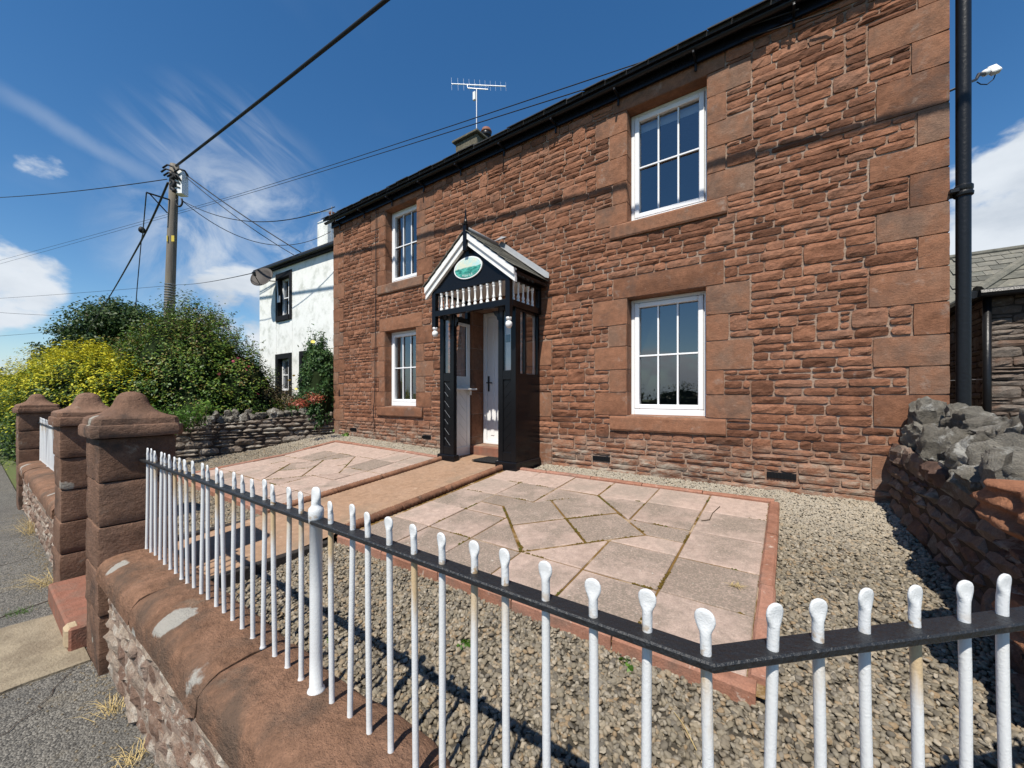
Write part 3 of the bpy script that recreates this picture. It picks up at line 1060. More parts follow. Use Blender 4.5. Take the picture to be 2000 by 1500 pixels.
# gravel: a bed with loose pebbles scattered over it
gm = MB()
for (x0, x1, y0, y1) in [(-3.02, 1.25, .70, 1.80), (-.10, 1.05, 1.80, 4.16), (-2.75, 1.05, 4.16, 4.72), (-8.6, -4.45, 4.16, 4.72), (-9.3, -7.12, 1.0, 4.16), (-9.3, -4.20, .74, 1.76)]:
    s_ = strip(x0, x1, y0, y1)
    gm.add(s_.v, s_.f)
gravel = gm.build('gravel', M['gravelbase'], at=(-1, 1, 0))
tag(gravel, 'loose grey and buff river pebbles round the paved beds', 'gravel', kind='stuff')


def pebble_nodes():
    ng = bpy.data.node_groups.new('pebbles', 'GeometryNodeTree')
    ng.interface.new_socket('Geometry', in_out='INPUT', socket_type='NodeSocketGeometry')
    ng.interface.new_socket('Geometry', in_out='OUTPUT', socket_type='NodeSocketGeometry')
    gi, go = nd(ng, 'NodeGroupInput'), nd(ng, 'NodeGroupOutput')
    joins = []
    for k, (dens, s0, s1, sub) in enumerate([(2500, .0080, .0145, 2), (2700, .0062, .0118, 2), (300, .0125, .0175, 3)]):
        dp = nd(ng, 'GeometryNodeDistributePointsOnFaces', {'Mesh': gi.outputs[0], 'Density': dens, 'Seed': k * 7 + 3})
        ico = nd(ng, 'GeometryNodeMeshIcoSphere', {'Radius': 1.0, 'Subdivisions': sub}, 'Mesh')
        ps = nd(ng, 'GeometryNodeInputPosition', out=0)
        nz = nd(ng, 'ShaderNodeTexNoise', {'Vector': vadd(ng, ps, (k * 5.0, 0, 0)), 'Scale': 1.15, 'Detail': 1.0}, 'Color')
        off = nd(ng, 'ShaderNodeVectorMath', {0: vadd(ng, nz, (-.5, -.5, -.5)), 1: (1.15, 1.15, 1.15)}, 0, operation='MULTIPLY')
        sp = nd(ng, 'GeometryNodeSetPosition', {'Geometry': ico, 'Offset': off}, 0)
        sm = nd(ng, 'GeometryNodeSetShadeSmooth', {'Geometry': sp}, 0)
        mt = nd(ng, 'GeometryNodeSetMaterial', {'Geometry': sm, 'Material': M['pebble']}, 0)
        rv = nd(ng, 'FunctionNodeRandomValue', data_type='FLOAT_VECTOR')
        rv.inputs[0].default_value = (s0, s0 * .8, s0 * .55)
        rv.inputs[1].default_value = (s1 * 1.25, s1, s1 * .8)
        rv.inputs['Seed'].default_value = 11 + k
        ro = nd(ng, 'FunctionNodeRandomValue', data_type='FLOAT_VECTOR')
        ro.inputs[0].default_value = (-.6, -.6, 0)
        ro.inputs[1].default_value = (.6, .6, 6.283)
        ro.inputs['Seed'].default_value = 31 + k
        lift = nd(ng, 'FunctionNodeRandomValue', data_type='FLOAT_VECTOR')
        lift.inputs[0].default_value = (0, 0, -.004)
        lift.inputs[1].default_value = (0, 0, .012)
        lift.inputs['Seed'].default_value = 51 + k
        mv = nd(ng, 'GeometryNodeSetPosition', {'Geometry': dp.outputs[0], 'Offset': lift.outputs[0]}, 0)
        ip = nd(ng, 'GeometryNodeInstanceOnPoints', {'Points': mv, 'Instance': mt, 'Rotation': ro.outputs[0], 'Scale': rv.outputs[0]}, 0)
        joins.append(ip)
    j = nd(ng, 'GeometryNodeJoinGeometry')
    for s in joins + [gi.outputs[0]]:
        ng.links.new(s, j.inputs[0])
    ng.links.new(j.outputs[0], go.inputs[0])
    return ng


md = gravel.modifiers.new('pebbles', 'NODES')
md.node_group = pebble_nodes()


# ================================================================ paved beds
def clip_poly(poly, x0, x1, y0, y1):
    def half(pl, ins, cut):
        out = []
        for i in range(len(pl)):
            a, b = pl[i], pl[(i + 1) % len(pl)]
            if ins(a):
                out.append(a)
            if ins(a) != ins(b):
                out.append(cut(a, b))
        return out
    for ax, lim, sg in ((0, x0, 1), (0, x1, -1), (1, y0, 1), (1, y1, -1)):
        if not poly:
            return []
        poly = half(poly, lambda p: sg * (p[ax] - lim) >= -1e-9,
                    lambda a, b: tuple(a[i] + (b[i] - a[i]) * (lim - a[ax]) / (b[ax] - a[ax]) for i in range(2)))
    return poly


def area(pl):
    return .5 * sum(pl[i][0] * pl[(i + 1) % len(pl)][1] - pl[(i + 1) % len(pl)][0] * pl[i][1] for i in range(len(pl)))


def inset(pl, d):
    n = len(pl)
    out = []
    for i in range(n):
        p0, p1, p2 = Vector(pl[i - 1]), Vector(pl[i]), Vector(pl[(i + 1) % n])
        e1, e2 = (p1 - p0).normalized(), (p2 - p1).normalized()
        n1, n2 = Vector((-e1.y, e1.x)), Vector((-e2.y, e2.x))
        k = 1 + n1.dot(n2)
        out.append(tuple(p1 + (n1 + n2) * (d / max(k, .25))))
    return out


def paving_slab(poly, parent, rr, mt, gap=.007):
    cx, cy = sum(p[0] for p in poly) / len(poly), sum(p[1] for p in poly) / len(poly)
    dz, tx, ty = rr.uniform(-.003, .004), rr.uniform(-.006, .006), rr.uniform(-.006, .006)
    top = lambda x, y: zg(x, y) + .052 + dz + tx * (x - cx) + ty * (y - cy)
    a, b = inset(poly, gap), inset(poly, gap + .006)
    n = len(a)
    vs = [(x, y, top(x, y) - .05) for x, y in a] + [(x, y, top(x, y) - .005) for x, y in a] + [(x, y, top(x, y)) for x, y in b]
    fs = [tuple(range(2 * n, 3 * n))]
    for r_ in (0, n):
        fs += [(r_ + i, r_ + (i + 1) % n, r_ + n + (i + 1) % n, r_ + n + i) for i in range(n)]
    MB().add(vs, fs).build('paving_slab', mt, parent, at=(cx, cy, top(cx, cy) - .05), fix=False)


def edging_run(parent, p0, p1, L, rr, name='edging_block', mt='terracotta', wd=.078, ht=.115, up=.072):
    p0, p1 = Vector(p0), Vector(p1)
    d = (p1 - p0)
    n = max(1, round(d.length / L))
    t = d.normalized()
    q = Vector((-t.y, t.x))
    for i in range(n):
        a, b = p0 + d * (i / n) + t * .004, p0 + d * ((i + 1) / n) - t * .004
        o1, o2 = rr.uniform(-.004, .004), rr.uniform(-.004, .004)
        h1, h2 = rr.uniform(-.005, .005), rr.uniform(-.005, .005)
        nl = 6
        prof = [(-wd / 2, -ht), (-wd / 2, -.012), (-wd / 2 + .012, 0), (wd / 2 - .012, 0), (wd / 2, -.012), (wd / 2, -ht)]
        rings = []
        for k in range(nl + 1):
            s = k / nl
            c = a + (b - a) * s + q * (o1 + (o2 - o1) * s)
            base = zg(c.x, c.y) + up + h1 + (h2 - h1) * s
            e = .0022
            rings.append([(c.x + q.x * (x + e * noise.noise(Vector((c.x * 20, c.y * 20, x * 80)))), c.y + q.y * (x + e * noise.noise(Vector((c.x * 20, c.y * 20, x * 80 + 4)))),
                           base + z + (e * 1.6 * noise.noise(Vector((c.x * 14, c.y * 14, x * 60 + 7))) if z > -.05 else 0)) for x, z in prof])
        MB().rings(rings).build(name, M[mt], parent)


for bi, (x0, x1, y0, y1) in enumerate(BEDS):
    rr = random.Random(20 + bi)
    base = strip(x0 - .03, x1 + .03, y0 - .03, y1 + .03)
    base.v = [(x, y, z + .043 + .006 * noise.noise(Vector((x * 9, y * 9, 0)))) for x, y, z in base.v]
    bed = base.build('paved_bed', M['bed'], at=((x0 + x1) / 2, (y0 + y1) / 2, zg(x0, y0)))
    tag(bed, kind='structure')
    NXs, NYs = 6, 5
    ix0, ix1, iy0, iy1 = x0 + .035, x1 - .035, y0 + .035, y1 - .035
    sx, sy = (ix1 - ix0) / NXs, (iy1 - iy0) / NYs
    for i in range(NXs):
        for j in range(NYs):
            if 1 <= i <= 4 and 1 <= j <= 3:
                continue
            poly = [(ix0 + i * sx, iy0 + j * sy), (ix0 + (i + 1) * sx, iy0 + j * sy), (ix0 + (i + 1) * sx, iy0 + (j + 1) * sy), (ix0 + i * sx, iy0 + (j + 1) * sy)]
            paving_slab(poly, bed, rr, M['slabclean' if (j == 4 or (i in (0,) and rr.random() < .5) or (bi == 1 and rr.random() < .6)) else 'slab'])
    # the middle: four slabs laid on the diagonal, the rest cut to fit round them
    cx0, cx1, cy0, cy1 = ix0 + sx, ix0 + 5 * sx, iy0 + sy, iy0 + 4 * sy
    mx, my, h = (cx0 + cx1) / 2, (cy0 + cy1) / 2, .475
    q2 = h / math.sqrt(2)
    dirty = lambda: M['slab' if rr.random() < (.9 if bi == 0 else .35) else 'slabclean']
    for (a, b) in ((0, 1), (1, 0), (0, -1), (-1, 0)):
        ox, oy = mx + a * q2, my + b * q2
        paving_slab([(ox, oy - q2), (ox + q2, oy), (ox, oy + q2), (ox - q2, oy)], bed, rr, dirty(), .011)
    for i in range(1, 5):
        for (ya, yb) in ((cy0, cy0 + sy), (cy0 + sy, my), (my, cy1 - sy), (cy1 - sy, cy1)):
            xa, xb = ix0 + i * sx, ix0 + (i + 1) * sx
            sgx, sgy = (1 if (xa + xb) / 2 > mx else -1), (1 if (ya + yb) / 2 > my else -1)
            poly = [(xa, ya), (xb, ya), (xb, yb), (xa, yb)]
            fn = lambda p: sgx * (p[0] - mx) + sgy * (p[1] - my) - 2 * q2
            out = []
            for k in range(4):
                p, r_ = poly[k], poly[(k + 1) % 4]
                if fn(p) >= 0:
                    out.append(p)
                if (fn(p) >= 0) != (fn(r_) >= 0):
                    t_ = fn(p) / (fn(p) - fn(r_))
                    out.append((p[0] + (r_[0] - p[0]) * t_, p[1] + (r_[1] - p[1]) * t_))
            pp = []
            for p in out:
                if not pp or (Vector(p) - Vector(pp[-1])).length > .02:
                    pp.append(p)
            if len(pp) > 2 and (Vector(pp[0]) - Vector(pp[-1])).length < .02:
                pp.pop()
            if len(pp) > 2 and area(pp) > .006:
                paving_slab(pp, bed, rr, dirty(), .009)
    # moss and crumbs along the joints
    ms = MB()
    lines = [((mx - 2 * q2, my), (mx, my + 2 * q2)), ((mx, my + 2 * q2), (mx + 2 * q2, my)), ((mx + 2 * q2, my), (mx, my - 2 * q2)), ((mx, my - 2 * q2), (mx - 2 * q2, my)),
             ((mx - q2, my + q2), (mx + q2, my - q2)), ((mx + q2, my + q2), (mx - q2, my - q2))]
    lines += [((ix0 + i * sx, iy0), (ix0 + i * sx, iy1)) for i in range(1, 6)] + [((ix0, iy0 + i * sy), (ix1, iy0 + i * sy)) for i in range(1, 5)] + [((ix0, iy0), (ix1, iy0)), ((ix1, iy0), (ix1, iy1))]
    for li, (pa, pb) in enumerate(lines):
        pa, pb = Vector(pa), Vector(pb)
        n_ = int((pb - pa).length / .012)
        for k in range(n_):
            p = pa.lerp(pb, (k + rr.random()) / n_)
            if fbm(p.x * 3.1, p.y * 3.1, 7.0 + li * (li < 6), 3) < (.0 if li < 6 else .22) or (li >= 6 and abs(p.x - mx) + abs(p.y - my) < 2 * q2 - .03):
                continue
            s_ = rr.uniform(.004, .011)
            z_ = zg(p.x, p.y) + .047
            ox, oy = rr.gauss(0, .006), rr.gauss(0, .006)
            a_ = rr.uniform(0, 6)
            ms.add([(p.x + ox + s_ * 1.5 * math.cos(a_ + t_), p.y + oy + s_ * math.sin(a_ + t_) * 1.2, z_) for t_ in (0, 1.25, 2.5, 3.8, 5.0)] + [(p.x + ox, p.y + oy, z_ + .005 + s_ * .45)], [(i, (i + 1) % 5, 5) for i in range(5)])
    tag(ms.build('joint_moss', M['moss'], bed, smooth=True), kind='stuff')
    edging_run(bed, (x0, y1), (x1, y1), .56, rr)
    edging_run(bed, (x0, y0), (x1, y0), .56, rr)
    if bi == 0:
        edging_run(bed, (x1, y0 + .04), (x1, y1 - .035), .8, rr)
    else:
        edging_run(bed, (x0, y0 + .04), (x0, y1 - .035), .62, rr)

# path with rope-top edging
x0, x1, y0, y1 = PATH
mb = strip(x0, x1, y0, y1, .12)
mb.v = [(x, y, z + .060 + .004 * noise.noise(Vector((x * 5, y * 5, 3)))) for x, y, z in mb.v]
path = mb.build('path', M['path'], at=((x0 + x1) / 2, 2.5, zg(-3.6, 2.5)))
tag(path, kind='structure')
for X in (x0 - .004, x1 + .022):
    n = 4
    for k in range(n):
        a, b = 1.84 + (4.20 - 1.84) * k / n + .004, 1.84 + (4.20 - 1.84) * (k + 1) / n - .004
        rings = []
        steps = 56
        for s in range(steps + 1):
            y = a + (b - a) * s / steps
            zc = zg(X, y) + .074
            ring = []
            for q in range(14):
                th = 2 * PI * q / 14
                r_ = .036 + .0095 * math.sin(3 * th + (y - a) * 2 * PI / .048)
                ring.append((X + r_ * math.cos(th), y, zc + r_ * math.sin(th)))
            rings.append(ring)
        o = MB().rings(rings).build('rope_edging', M['rope'], path, smooth=True)
for X in (x0 - .02, x1 + .03):
    MB().bbox(X - .03, X + .03, .82, 1.74, zg(X, 1.2) - .10, zg(X, 1.2) + .085, .006).build('timber_edging', M['timber'], path)

# ================================================================ gate step
st = empty('gate_step', (-4.4, .62, ROAD_Z), 'red sandstone step in the gateway between the two nearest piers', 'step')
mb = MB().bbox(-4.94, -3.86, .40, .92, ROAD_Z, ROAD_Z + .16, .012)
mb.build('tread', M['stepred'], st)
MB().bbox(-3.99, -3.87, .385, .46, ROAD_Z + .02, ROAD_Z + .164, .02).build('worn_corner', M['stepraw'], st)
MB().bbox(-4.94, -3.86, .70, 1.0, ROAD_Z + .161, zg(-4, .9) + .05, .012).build('riser', M['stepred'], st)


# ================================================================ the red sandstone house
house = empty('house', (-3.5, YF, 0), 'two-storey red sandstone cottage with white framed windows and black eaves', 'house')
WALL_TOP = 4.68
WINS = [(-6.31, -5.42, .75, 2.18, 'lower'), (-6.30, -5.40, 3.08, 4.49, 'upper'), (-1.61, -.73, .71, 2.14, 'lower'), (-1.61, -.72, 3.06, 4.43, 'upper')]
DOOR = (-4.11, -3.11, .17, 2.30)
holes = [w[:4] for w in WINS] + [DOOR]


def holed_wall(mb, x0, x1, z0, z1, y0, y1, holes):
    xs = sorted({x0, x1} | {h[0] for h in holes} | {h[1] for h in holes})
    zs = sorted({z0, z1} | {h[2] for h in holes} | {h[3] for h in holes})
    inh = lambda x, z: any(h[0] < x < h[1] and h[2] < z < h[3] for h in holes)
    solid = [[not inh((xs[i] + xs[i + 1]) / 2, (zs[j] + zs[j + 1]) / 2) for j in range(len(zs) - 1)] for i in range(len(xs) - 1)]
    for i in range(len(xs) - 1):
        for j in range(len(zs) - 1):
            if not solid[i][j]:
                continue
            a, b, c, d = xs[i], xs[i + 1], zs[j], zs[j + 1]
            mb.add([(a, y0, c), (b, y0, c), (b, y0, d), (a, y0, d)], [(0, 1, 2, 3)])
            mb.add([(a, y1, c), (b, y1, c), (b, y1, d), (a, y1, d)], [(3, 2, 1, 0)])
            for (di, dj, q) in ((-1, 0, [(a, y0, c), (a, y0, d), (a, y1, d), (a, y1, c)]), (1, 0, [(b, y0, c), (b, y1, c), (b, y1, d), (b, y0, d)]),
                                (0, -1, [(a, y0, c), (a, y1, c), (b, y1, c), (b, y0, c)]), (0, 1, [(a, y0, d), (b, y0, d), (b, y1, d), (a, y1, d)])):
                I, J = i + di, j + dj
                if not (0 <= I < len(xs) - 1 and 0 <= J < len(zs) - 1) or not solid[I][J]:
                    mb.add(q, [(0, 1, 2, 3)])
    return mb


mb = MB()
holed_wall(mb, XL, XR, -.25, WALL_TOP, YF, YF + .34, holes)
RIDGE_Y, RIDGE_Z, BACK = YF + 3.0, 6.62, YF + 6.0
for X0, X1 in ((XL, XL + .34), (XR - .34, XR)):
    pts = [(YF + .34, -.25), (BACK, -.25), (BACK, WALL_TOP), (RIDGE_Y, RIDGE_Z - .08), (YF + .34, WALL_TOP)]
    n = 5
    mb.add([(X0, y, z) for y, z in pts] + [(X1, y, z) for y, z in pts],
           [tuple(range(n)), tuple(range(2 * n - 1, n - 1, -1))] + [(i, n + i, n + (i + 1) % n, (i + 1) % n) for i in range(n)])
mb.box(XL + .34, XR - .34, BACK - .3, BACK, -.25, WALL_TOP)
wall = mb.build('wall', M['mortar'], house, at=(-3.5, YF, -.25))
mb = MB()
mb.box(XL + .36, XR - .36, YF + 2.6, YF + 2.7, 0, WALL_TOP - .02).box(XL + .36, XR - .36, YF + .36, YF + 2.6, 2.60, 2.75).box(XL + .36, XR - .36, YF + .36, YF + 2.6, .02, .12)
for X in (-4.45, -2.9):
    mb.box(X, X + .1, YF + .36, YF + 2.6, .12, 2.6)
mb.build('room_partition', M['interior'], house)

fr = Frame((0, YF, 0), (1, 0, 0), (0, -1, 0))
RR = random.Random(11)
excl = []
G = .004


def dressed(u0, u1, v0, v1, name, seed, proud=.016, mt='dressed', depth=.03, rough=.003, **k):
    excl.append((u0, u1, v0, v1))
    return face_stone(fr, u0 + G, u1 - G, v0 + G, v1 - G, proud, rough, seed, back=depth, ragged=.004, du=.09, dv=.09, maxu=6, maxv=3, edge=.72, **k).build(name, M[mt], wall, fix=True)


sd = 100
for (x0, x1, z0, z1, kind) in WINS:
    excl.append((x0, x1, z0, z1))
    n = 5
    for side in (0, 1):
        hs = [1 + RR.uniform(-.12, .12) for _ in range(n)]
        tot = sum(hs)
        z = z0
        for q in range(n):
            h = hs[q] / tot * (z1 - z0)
            lng = (q % 2 == 0)
            w = (.42 if lng else .20) + RR.uniform(-.03, .03)
            sd += 1
            # the jamb stone turns the corner into the reveal
            if side == 0:
                dressed(x0 - w, x0, z, z + h, 'jamb_stone', sd)
                MB().bbox(x0 - .012, x0 + .006, YF - .006, YF + .20, z + G, z + h - G, .003).build('reveal_stone', M['dressed'], wall)
            else:
                dressed(x1, x1 + w, z, z + h, 'jamb_stone', sd)
                MB().bbox(x1 - .006, x1 + .012, YF - .006, YF + .20, z + G, z + h - G, .003).build('reveal_stone', M['dressed'], wall)
            z += h
    sd += 1
    lt = min(z1 + .255, WALL_TOP - .02)
    dressed(x0 - .17, x1 + .17, z1, lt, 'lintel', sd, .018)
    MB().bbox(x0, x1, YF - .008, YF + .20, z1 - .004, z1 + .02, .003).build('lintel_soffit', M['dressed'], wall)
    excl.append((x0 - .20, x1 + .19, z0 - .185, z0))
    mb = MB()
    nx = 8
    prof = [(.19, -.185), (-.035, -.185), (-.045, -.165), (-.045, -.03), (-.038, -.012), (.19, .014)]
    mb.rings([[(x0 - .20 + (x1 - x0 + .39) * i / nx, YF + y + .002 * noise.noise(Vector((i, y * 40, x0))), z0 + z + .002 * noise.noise(Vector((i, z * 40, x0 + 3)))) for y, z in prof] for i in range(nx + 1)])
    mb.build('sill', M['dressed'], wall)
# door surround
dx0, dx1, dz0, dz1 = DOOR
excl.append((dx0, dx1, -.3, dz1))
z = -.05
q = 0
while z < dz1 - .05:
    h = min(.34 if q % 2 == 0 else .37, dz1 - z)
    if dz1 - (z + h) < .12:
        h = dz1 - z
    w = .46 if q % 2 == 0 else .22
    sd += 1
    dressed(dx0 - w, dx0, z, z + h, 'jamb_stone', sd)
    dressed(dx1, dx1 + w, z, z + h, 'jamb_stone', sd + 300)
    MB().bbox(dx0 - .012, dx0 + .006, YF - .006, YF + .28, z + G, z + h - G, .004).build('reveal_stone', M['dressed'], wall)
    MB().bbox(dx1 - .006, dx1 + .012, YF - .006, YF + .28, z + G, z + h - G, .004).build('reveal_stone', M['dressed'], wall)
    z += h
    q += 1
dressed(dx0 - .2, dx1 + .2, dz1, dz1 + .28, 'lintel', 777, .018)
# quoins
zq = [-.08, .12, .42, .68, .96, 1.20, 1.46, 1.73, 2.02, 2.29, 2.55, 2.83, 3.06, 3.36, 3.68, 3.95, 4.22, 4.45, 4.66]
for side in (0, 1):
    for i in range(len(zq) - 1):
        a, b = zq[i], zq[i + 1]
        lng = i % 2 == side
        sd += 1
        if side:
            w = (.45 if lng else .19) + RR.uniform(-.03, .04)
            excl.append((XR - w, XR, a, b))
            o = face_stone(fr, XR - w + G, XR + .012, a + G, b - G, .018, .003, sd, ragged=.004, du=.09, dv=.09, maxu=6, maxv=3, edge=.72)
            o.build('quoin_stone', M['dressed'], wall)
            MB().bbox(XR - .01, XR + .014, YF - .010, YF + (.2 if lng else .44), a + G, b - G, .006).build('quoin_return', M['dressed'], wall)
        else:
            w = (.40 if lng else .20) + RR.uniform(-.03, .03)
            dressed(XL, XL + w, a, b, 'quoin_stone', sd, .018)
# air vents
VENTS = [(-2.05, -1.82, .125, .185), (-.18, .06, .13, .19), (-5.25, -5.04, .20, .255), (-7.45, -7.24, .22, .275)]
for (a, b, c, d) in VENTS:
    excl.append((a - .01, b + .01, c - .01, d + .01))
    v = MB().box(a, b, YF - .012, YF + .02, c, d).build('air_vent', M['blackiron'], house)
    for k in range(9):
        x = a + (b - a) * (k + .5) / 9
        MB().box(x - .005, x + .005, YF - .024, YF - .0125, c + .006, d - .006).build('vent_bar', M['blackiron'], v)

rects = rubble_fill(XL, XR, -.12, WALL_TOP - .03, excl, RR)
stones = []
for i, (a, b, c, d) in enumerate(rects):
    w, h = b - a, d - c
    if w < .035 or h < .025:
        continue
    g = .0045 + .004 * RR.random()
    big = min(1.0, (w * h) / .03)
    m_ = face_stone(fr, a + g, b - g, c + g, d - g, RR.uniform(.010, .019) + .006 * big, .006 + .006 * big, i + 1000, ragged=.007, maxu=10, maxv=5, du=.042, dv=.03, edge=.68)
    p0, p1 = to_px((a, YF, c)), to_px((b, YF, d))
    vis = p0[0] < 2000 and p1[1] > -20 and p1[0] > 0
    stones.append((abs(p1[0] - p0[0]) * abs(to_px((a, YF, d))[1] - p0[1]) if vis else 0.0, m_))
stones.sort(key=lambda s: -s[0])
for s, m_ in stones[:300]:
    m_.build('stone', M['rock'], wall, fix=False)
rest = MB()
for s, m_ in stones[300:]:
    rest.add(m_.v, m_.f)
tag(rest.build('small_stones', M['rock'], wall, fix=False), kind='stuff')


def make_window(parent, x0, x1, z0, z1, curtain=None, blind=False):
    Y = YF + .145
    w = MB()
    f = .048
    w.bbox(x0 + .008, x0 + f, Y, Y + .07, z0 + .006, z1 - .006, .004).bbox(x1 - f, x1 - .008, Y, Y + .07, z0 + .006, z1 - .006, .004)
    w.bbox(x0 + f, x1 - f, Y + .002, Y + .07, z1 - f, z1 - .006, .004).bbox(x0 + f, x1 - f, Y - .012, Y + .07, z0 + .006, z0 + .075, .006)
    win = w.build('window', M['white'], parent)
    a, b, c, d = x0 + f + .004, x1 - f - .004, z0 + .079, z1 - f - .004
    s = MB()
    t = .056
    s.bbox(a, a + t, Y - .014, Y + .05, c, d, .007).bbox(b - t, b, Y - .014, Y + .05, c, d, .007)
    s.bbox(a + t, b - t, Y - .0125, Y + .05, c, c + t, .007).bbox(a + t, b - t, Y - .0125, Y + .05, d - t, d, .007)
    s.build('sash', M['white'], win)
    a, b, c, d = a + t, b - t, c + t, d - t
    zm = c + (d - c) * .5
    bars = []
    for k in (1, 2):
        x = a + (b - a) * k / 3
        MB().bbox(x - .010, x + .010, Y + .008, Y + .03, c, d, .003).build('glazing_bar', M['white'], win)
    MB().bbox(a, b, Y + .006, Y + .028, zm - .010, zm + .010, .003).build('glazing_bar', M['white'], win)
    for k in range(3):
        for q in range(2):
            xa, xb = a + (b - a) * k / 3, a + (b - a) * (k + 1) / 3
            za, zb = (c, zm) if q == 0 else (zm, d)
            g = MB()
            tl, tr = RR.uniform(-.003, .003), RR.uniform(-.003, .003)
            g.add([(xa, Y + .034 + tl, za), (xb, Y + .034, za), (xb, Y + .034 + tr, zb), (xa, Y + .034, zb)], [(0, 1, 2, 3)])
            g.build('pane', M['glass'], win, fix=False)
    for (u, v) in (curtain or []):
        cu = MB()
        n = 12
        ua, ub = x0 + (x1 - x0) * u, x0 + (x1 - x0) * v
        cu.rings([[(ua + (ub - ua) * i / n, Y + .20 + .018 * math.sin(i * 1.9), z) for i in range(n + 1)] for z in (z0 - .05, z1 + .05)], closed=False)
        cu.build('curtain', M['curtain'], win, smooth=True)
    if blind:
        MB().box(x0, x1, Y + .10, Y + .104, z1 - .19, z1 + .04).build('blind', M['curtain'], win)
    return win


make_window(house, *WINS[0][:4], curtain=[(-.15, .12)])
make_window(house, *WINS[1][:4], curtain=[(-.2, .38)])
make_window(house, *WINS[2][:4], curtain=[(-.25, .02), (.98, 1.2)])
make_window(house, *WINS[3][:4], curtain=[(-.25, .04), (.96, 1.2)], blind=True)

# front door
Yd = YF + .27
door = MB().bbox(dx0 + .085, dx1 - .085, Yd + .012, Yd + .06, dz0 + .05, dz1 - .075, .004).build('door', M['doorpanel'], house)
mb = MB()
mb.bbox(dx0 + .012, dx0 + .08, Yd, Yd + .08, dz0, dz1 - .004, .006).bbox(dx1 - .08, dx1 - .012, Yd, Yd + .08, dz0, dz1 - .004, .006)
mb.bbox(dx0 + .08, dx1 - .08, Yd + .002, Yd + .08, dz1 - .07, dz1 - .004, .006).bbox(dx0 + .08, dx1 - .08, Yd - .02, Yd + .08, dz0, dz0 + .045, .006)
mb.build('door_frame', M['white'], house)
for (a, b) in ((dx0 + .17, dx0 + .235), (dx1 - .235, dx1 - .17)):
    MB().bbox(a, b, Yd + .002, Yd + .0125, dz0 + .14, dz1 - .17, .004).build('stile', M['doorpanel'], door)
for k in range(5):
    zc = dz0 + .34 + k * .40
    MB().bbox(-3.74, -3.48, Yd + .004, Yd + .0125, zc, zc + .27, .006).build('moulded_panel', M['doorpanel'], door)
MB().bbox(-3.70, -3.52, Yd - .004, Yd + .0045, dz0 + .80, dz0 + .84, .003).build('letter_box', M['greymetal'], door)
MB().bbox(-3.67, -3.55, Yd - .002, Yd + .004, dz0 + 1.62, dz0 + 1.74, .003).build('name_plate', M['blackplastic'], door)
hb = MB().bbox(dx0 + .105, dx0 + .14, Yd + .002, Yd + .0125, 1.02, 1.27, .004)
hb.tube([(dx0 + .122, Yd + .004, 1.16), (dx0 + .122, Yd - .045, 1.16), (dx0 + .23, Yd - .048, 1.158)], .009)
hb.build('handle', M['chrome'], door)
MB().bbox(dx0 - .02, dx1 + .02, YF - .05, YF + .34, -.02, dz0 - .004, .012).build('threshold_stone', M['stepred'], house)

# roof, gutter, fascia
mb = MB()
t = .045
EY, EZ = YF - .19, 4.705
sl = (RIDGE_Z - EZ) / (RIDGE_Y - EY)
for (ya, za, yb, zb) in ((EY, EZ, RIDGE_Y, RIDGE_Z), (BACK + .19, EZ, RIDGE_Y, RIDGE_Z)):
    mb.add([(XL - .10, ya, za), (XR + .06, ya, za), (XR + .06, yb, zb), (XL - .10, yb, zb), (XL - .10, ya, za + t), (XR + .06, ya, za + t), (XR + .06, yb, zb + t), (XL - .10, yb, zb + t)],
           [(3, 2, 1, 0), (4, 5, 6, 7), (0, 1, 5, 4), (1, 2, 6, 5), (2, 3, 7, 6), (3, 0, 4, 7)])
roof = mb.build('roof', M['darkslate'], house)
x = XL - .11
es = MB()
while x < XR + .05:
    w = RR.uniform(.22, .34)
    j = RR.uniform(-.012, .012)
    d_ = RR.uniform(.0, .012)
    ya, yb = EY - .035 + j, EY + .30
    za, zb = EZ + .046 + d_ - .035 * sl, EZ + .048 + .30 * sl + d_
    es.add([(x, ya, za), (x + w - .006, ya, za + RR.uniform(-.004, .004)), (x + w - .006, yb, zb), (x, yb, zb), (x, ya, za + .011), (x + w - .006, ya, za + .011), (x + w - .006, yb, zb + .011), (x, yb, zb + .011)],
           [(3, 2, 1, 0), (4, 5, 6, 7), (0, 1, 5, 4), (1, 2, 6, 5), (2, 3, 7, 6), (3, 0, 4, 7)])
    x += w
tag(es.build('eave_slates', M['darkslate'], roof), kind='stuff')
mb = MB()
rg = []
for i in range(25):
    X = XL - .12 + (XR - XL + .20) * i / 24
    ring = []
    for k in range(9):
        th = PI + PI * k / 8
        ring.append((X, YF - .125 + .036 * math.cos(th), 4.694 + .003 * math.sin(i * 1.1) + .036 * math.sin(th)))
    for k in range(9):
        th = 2 * PI - PI * k / 8
        ring.append((X, YF - .125 + .030 * math.cos(th), 4.695 + .003 * math.sin(i * 1.1) + .030 * math.sin(th)))
    rg.append(ring)
mb.rings(rg)
gut = mb.build('gutter', M['blackiron'], house, smooth=True)
for i in range(11):
    X = XL + .3 + i * .87
    MB().bbox(X - .012, X + .012, YF - .19, YF - .03, 4.60, 4.63, .004).bbox(X - .012, X + .012, YF - .05, YF - .03, 4.50, 4.62, .004).build('gutter_bracket', M['blackiron'], gut)
MB().box(XL, XR + .04, YF - .060, YF - .031, 4.58, 4.70).build('fascia', M['blackpaint'], house)
